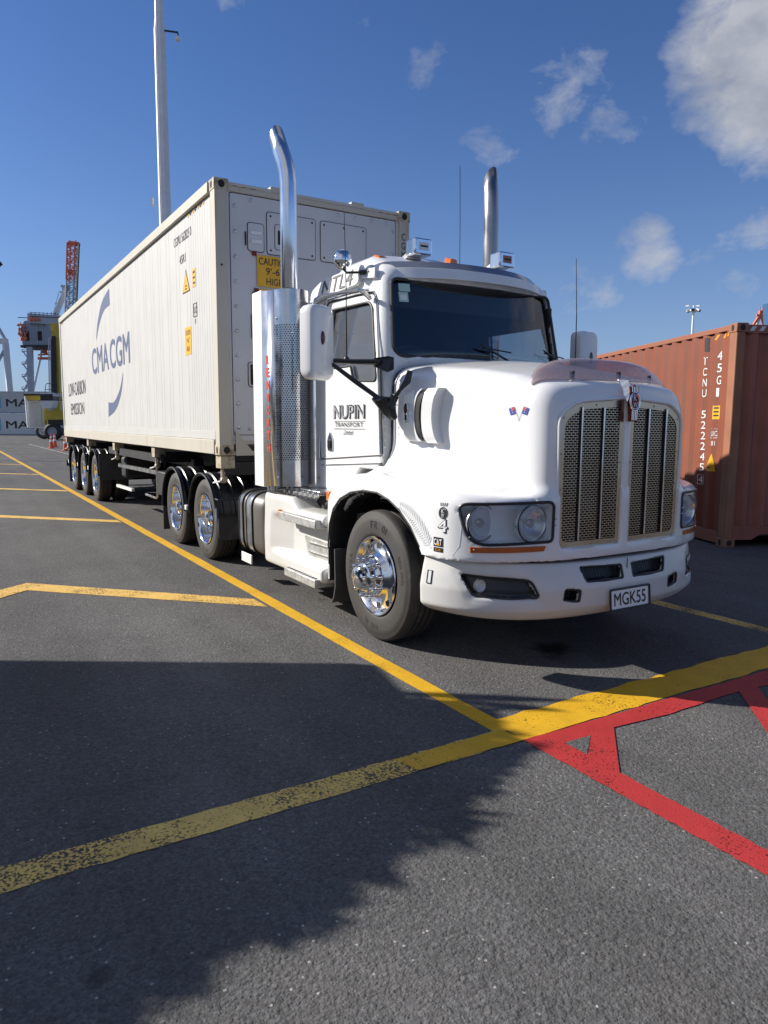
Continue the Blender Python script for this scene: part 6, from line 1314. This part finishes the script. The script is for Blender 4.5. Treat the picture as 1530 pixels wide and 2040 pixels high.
MB().beam(A(100, 842, 0), A(125, 842, 0), .8, .5).build('axle_beam', 'chassis', stc)
# the container it carries
p0, p1 = A(57, 853, 1.0), A(90, 853, 1.0); cc = empty('shipping_container', tuple((p0+p1)/2), 'plain pale grey container held inside the yellow straddle carrier', 'container')
T = Matrix(((RT.x, FW.x, 0, p0.x), (RT.y, FW.y, 0, p0.y), (0, 0, 1, p0.z), (0, 0, 0, 1))); ln = 2.438
MB().box(-.9*0, ln, 0, 6.058, 0, 2.42, T).build('body', 'far_cont', cc)
for x in (0, ln-.12): MB().box(x, x+.12, -.03, 0, 0, 2.42, T).build('corner_post', 'far_cont2', cc)
for z in (0, 2.30): MB().box(.12, ln-.12, -.02, 0, z, z+.12, T).build('rail', 'far_cont2', cc)
MB().box(ln/2-.01, ln/2+.01, -.012, 0, .12, 2.3, T).build('door_gap', 'hole', cc)
# traffic cones
def cone(loc, label):
    root = empty('traffic_cone', loc, label, 'traffic cone', 'orange traffic cones beyond the trailer'); x, y, z = loc
    MB().box(x-.19, x+.19, y-.19, y+.19, .0, .035).build('base', 'cone', root, bevel=.01)
    MB().lathe([(.135, .035), (.128, .08), (.035, .88), (.0, .885)], (x, y, 0), (0, 0, 1), 24).build('body', 'cone', root)
    for z0, z1 in ((.40, .53), (.64, .74)): MB().lathe([(.1335-.1163*(z0)-.0+.008, z0), (.1335-.1163*z1+.008, z1)], (x, y, 0), (0, 0, 1), 24).build('reflective_band', 'reflective', root)
cone((-44.12, 1.67, 0), 'orange cone with white bands, leftmost and nearest of the close pair'); cone((-46.2, 2.11, 0), 'orange cone half hidden behind the leftmost cone'); cone((-39.6, 1.88, 0), 'orange cone standing alone just behind the trailer wheels')
# camera mast behind the container
D = 40; b = A(330, 445); b.z = 0
mast = empty('camera_mast', tuple(b), 'very tall grey mast behind the white container, with an added lit edge and a small dome camera', 'mast')
ang_ = math.atan2(FW.y, FW.x)
def oct_(c, r): return [(c.x+r*math.cos(ang_+R(22.5+45*k)), c.y+r*math.sin(ang_+R(22.5+45*k)), c.z) for k in range(8)]
hts = [at(330, 439, D), at(325.5, 85, D), at(325, 62, D), at(323.5, -150, D)]
zz = [0, hts[1].z, hts[2].z, 34]; c0 = Vector((b.x, b.y, 0))
MB().loft([oct_(c0+Vector((0, 0, z)), r) for z, r in zip(zz, (.36, .285, .215, .17))]).build('pole', 'mast_grey', mast, ang=20)
side = (-RT*.80-FW*.60); tn = Vector((0, 0, 1)).cross(side)
MB().loft([[c0+Vector((0, 0, z))+side*(r*.93+i)+tn*j for i, j in ((-.05, -w_), (.02, -w_), (.02, w_), (-.05, w_))] for z, r, w_ in zip(zz, (.37, .29, .215, .17), (.11, .09, .07, .06))]).build('lit_edge_strip', 'mast_white', mast)  # white slab added and turned sunward as the mast's lit edge
z = hts[1].z; mp1 = Vector((b.x, b.y, z)); q = at(360, 90, D); MB().tube([mp1+RT*.25, mp1+RT*.3+Vector((0, 0, .0)), Vector((b.x, b.y, 0))+RT*.98+Vector((0, 0, q.z+.05)), Vector((b.x, b.y, 0))+RT*.98+Vector((0, 0, q.z-.10))], .05, 8).build('camera_arm', 'chassis', mast)
cmq = Vector((b.x, b.y, 0))+RT*.96+Vector((0, 0, q.z-.26)); MB().sphere(cmq, .15, 14, (1, 1, 1.1)).build('dome_camera', 'satin', mast)
q = at(303, 402, D); MB().box(-.10, .10, -.06, .06, -.2, .2, Matrix.Translation((q.x, q.y, q.z)) @ Matrix.Rotation(ang_, 4, 'Z')).tube([q+Vector((0, 0, -.15)), q+RT*.15+Vector((0, 0, -.2)), at(326, 410, D)], .025, 6).build('radio_antenna', 'mast_white', mast)
# light mast on the right
D = 110; b = at(1377, 700, D); b.z = 0
lm = empty('light_mast', tuple(b), 'white high-mast floodlight rising above the red-oxide container', 'light mast'); tz = at(1378, 622, D).z
MB().cyl(b, (b.x, b.y, tz), .26, .14, 12).build('pole', 'mast_white', lm)
MB().cyl((b.x, b.y, tz), (b.x, b.y, tz+.25), .75, .75, 12).cyl((b.x, b.y, tz+.25), (b.x, b.y, tz+.9), .12, .12, 8).build('lamp_ring', 'mast_white', lm)
for k in range(6):
    a = 2*math.pi*k/6; cc_ = Vector((b.x+.85*math.cos(a), b.y+.85*math.sin(a), tz+.15)); MB().box(-.22, .22, -.22, .22, -.12, .12, Matrix.Translation(cc_) @ Matrix.Rotation(a, 4, 'Z') @ Matrix.Rotation(R(30), 4, 'Y')).build('floodlight', 'chassis' if k % 2 else 'satin', lm)
for sx in (-1, .75): MB().box(-.3, .3, -.12, .12, -.08, .08, Matrix.Translation(b+RT*sx*.9+Vector((0, 0, tz+.85))) @ Matrix.Rotation(R(14), 4, 'X')).beam(b+Vector((0, 0, tz+.6)), b+RT*sx*.9+Vector((0, 0, tz+.82)), .06).build('upper_lamp', 'satin', lm)
# red and white crane top far right, blue boom beside it
D = 200; b = A(1515, 700); b.z = 0
rc = empty('quay_crane', tuple(b), 'red and white crane apex peeping over the red-oxide container', 'crane')
ap = A(1515, 626)
for px, m_ in ((1496, 'crane_red'), (1505, 'crane_white'), (1524, 'crane_red'), (1536, 'crane_white')):
    q = A(px, 655, 3 if m_ == 'crane_white' else 0); MB().beam(ap, q, .6).build('leg', m_, rc); q2 = Vector((q.x, q.y, 0)); MB().beam(q, q2, .8).build('lower_leg', 'crane_white', rc)
MB().beam(A(1507, 628), A(1524, 628), .5).beam(A(1512, 622), A(1519, 622), 1.1, .8).beam(A(1514, 610), A(1514, 622), .15).beam(A(1520, 614), A(1520, 624), .5).build('apex_platform', 'crane_red', rc)
D = 150; b = A(1560, 700); b.z = 0
bb_ = empty('blue_boom', tuple(b), 'blue steel crane boom at the far right edge of the view', 'crane'); lo_ = A(1545, 760); lo_.z = 0
MB().beam(lo_, A(1526, 606), 1.0, 1.0).build('boom', 'blue_steel', bb_); MB().beam(lo_, lo_+RT*8, 1.2, 1.2).build('boom_base', 'blue_steel', bb_)
# dark floodlight just touching the left edge
D = 30; b = A(-40, 900); b.z = 0
fl = empty('street_lamp', tuple(b), 'dark lamp head touching the left edge of the sky', 'street lamp'); tz = A(-40, 520).z
MB().cyl(b, (b.x, b.y, tz), .09, .06, 10).tube([(b.x, b.y, tz), tuple(b+RT*.4+Vector((0, 0, tz+.08))), tuple(b+RT*.62+Vector((0, 0, tz)))], .04, 8).build('pole', 'chassis', fl)
q = A(-6, 527); MB().box(-.22, .17, -.12, .12, -.10, .07, Matrix.Translation(q) @ Matrix.Rotation(math.atan2(RT.y, RT.x), 4, 'Z') @ Matrix.Rotation(R(-35), 4, 'Y')).build('lamp_head', 'matt_black', fl, bevel=.02)

# ================================================================ unseen at left: added cabin and tree, shaped to throw the big shadow
ca = Vector((-2.93, -4.71, 0)); uu = Vector((.85, -.53, 0)).normalized(); vv = Vector((-.53, -.85, 0)).normalized()
T = Matrix(((uu.x, vv.x, 0, ca.x), (uu.y, vv.y, 0, ca.y), (0, 0, 1, 0), (0, 0, 0, 1)))
hut = empty('shadow_cabin', tuple(ca), 'unseen dark cabin added outside the frame, canopy shaped to cast the foreground shadow', 'cabin')
MB().box(.15, 2.55, 2.25, 7.0, .15, 2.50, T).build('wall', 'cabin_wall', hut, bevel=.01)
cpol = [(-2.92, -4.71), (-2.2, -4.86), (-1.5, -5.35), (-1.30, -6.3), (-.80, -7.4), (-.55, -8.8), (-4, -10.8), (-6.7, -10.8)]  # outline traced back along the sun from the ground shadow it must cast
MB().prism(cpol, lambda q: (q[0], q[1], 2.50), lambda q: (q[0], q[1], 2.60)).build('roof', 'cabin_wall', hut)
MB().box(.2, 2.5, 2.3, 6.9, 0, .15, T).build('base', 'chassis', hut)
wn_ = MB().box(.55, 1.85, 2.225, 2.245, 1.1, 2.1, T).build('window', 'gloss_black', hut)
MB().box(2.55, 2.58, 3.9, 4.8, .15, 2.2, T).build('door', 'far_cont', hut)
sh = empty('small_tree', (-1.75, -5.35, 0), 'unseen small leafy tree beside the cabin, clumps spread to fringe the foreground shadow', 'tree')
MB().tube([(-1.75, -5.35, 0), (-1.78, -5.33, .9), (-1.72, -5.38, 1.8), (-1.8, -5.3, 2.4)], [.08, .06, .05, .03], 10).build('trunk', 'bark', sh)
rnd = random.Random(11); lf = MB()
for cl in ((-2.05, -4.90, 2.62, .26), (-1.72, -5.02, 2.55, .34), (-1.45, -5.15, 2.45, .30), (-1.22, -5.42, 2.45, .30), (-1.12, -5.80, 2.42, .30), (-1.05, -6.2, 2.5, .26), (-.98, -6.7, 2.5, .28), (-.62, -7.25, 2.5, .30), (-.45, -7.8, 2.5, .3), (-.35, -8.3, 2.5, .3)):  # leaf clumps set along the wanted edge of the ground shadow
    for k in range(330):
        a = rnd.uniform(0, 6.283); b_ = math.acos(rnd.uniform(-1, 1)); r_ = cl[3]*rnd.uniform(.15, 1)**.6
        c = Vector((cl[0]+r_*math.sin(b_)*math.cos(a), cl[1]+r_*math.sin(b_)*math.sin(a), cl[2]+.7*r_*math.cos(b_)))
        d = Vector((rnd.uniform(-1, 1), rnd.uniform(-1, 1), rnd.uniform(-.4, .6))).normalized()*rnd.uniform(.06, .13); q = d.orthogonal().normalized()*.03
        lf.add([c-d, c+q, c+d, c-q], [(0, 1, 2, 3)])
for (x0, y0, x1, y1, z_, w_) in ((-2.95, -5.42, -2.16, -4.38, 3.0, .055), (-2.6, -5.1, -2.05, -4.55, 2.95, .05), (-2.0, -5.45, -1.50, -5.02+.02, 2.80, .07), (-1.9, -5.5, -1.3, -5.15, 2.6, .06), (-1.7, -5.6, -1.05, -5.5, 2.5, .06), (-1.75, -5.3, -1.72, -4.62, 2.6, .05)):
    a, b_ = Vector((x0, y0, z_)), Vector((x1, y1, z_-.05)); m_ = (a+b_)/2+Vector((0, 0, .05)); q = (b_-a).cross(Vector((0, 0, 1))).normalized()*w_
    lf.add([a-q*.6, m_-q, b_, m_+q, a+q*.6], [(0, 1, 2, 3, 4)])
lf.build('crown', 'leaf', sh, fix=False, smooth=False)

# long dark shed far out to the left, mirrored in the chrome
wa = Vector((-22, -15, 0)); u2 = Vector((-.72, -.69, 0)).normalized(); v2 = Vector((.69, -.72, 0)).normalized(); v2 = -v2 if v2.dot(Vector((-1, -1, 0))) < 0 else v2
T = Matrix(((u2.x, v2.x, 0, wa.x), (u2.y, v2.y, 0, wa.y), (0, 0, 1, 0), (0, 0, 0, 1)))
wh_ = empty('warehouse', tuple(wa), 'dark long shed outside the left of the frame, seen only in the chrome', 'warehouse')
MB().box(0, 60, 0, 18, 0, 4.2, T).build('wall', 'cabin_wall', wh_)
MB().prism([(-.5, 4.2), (9, 6.2), (18.5, 4.2)], lambda q: T @ Vector((-.4, q[0], q[1])), lambda q: T @ Vector((60.4, q[0], q[1]))).build('roof', 'cabin_blue', wh_)
for k in range(6): MB().box(3+k*9.5, 8+k*9.5, -.05, 0, 0, 3.6, T).box(-.05, 0, 3+k*2.4, 4.6+k*2.4, 0, 3.6, T).build('roller_door', 'far_cont', wh_)
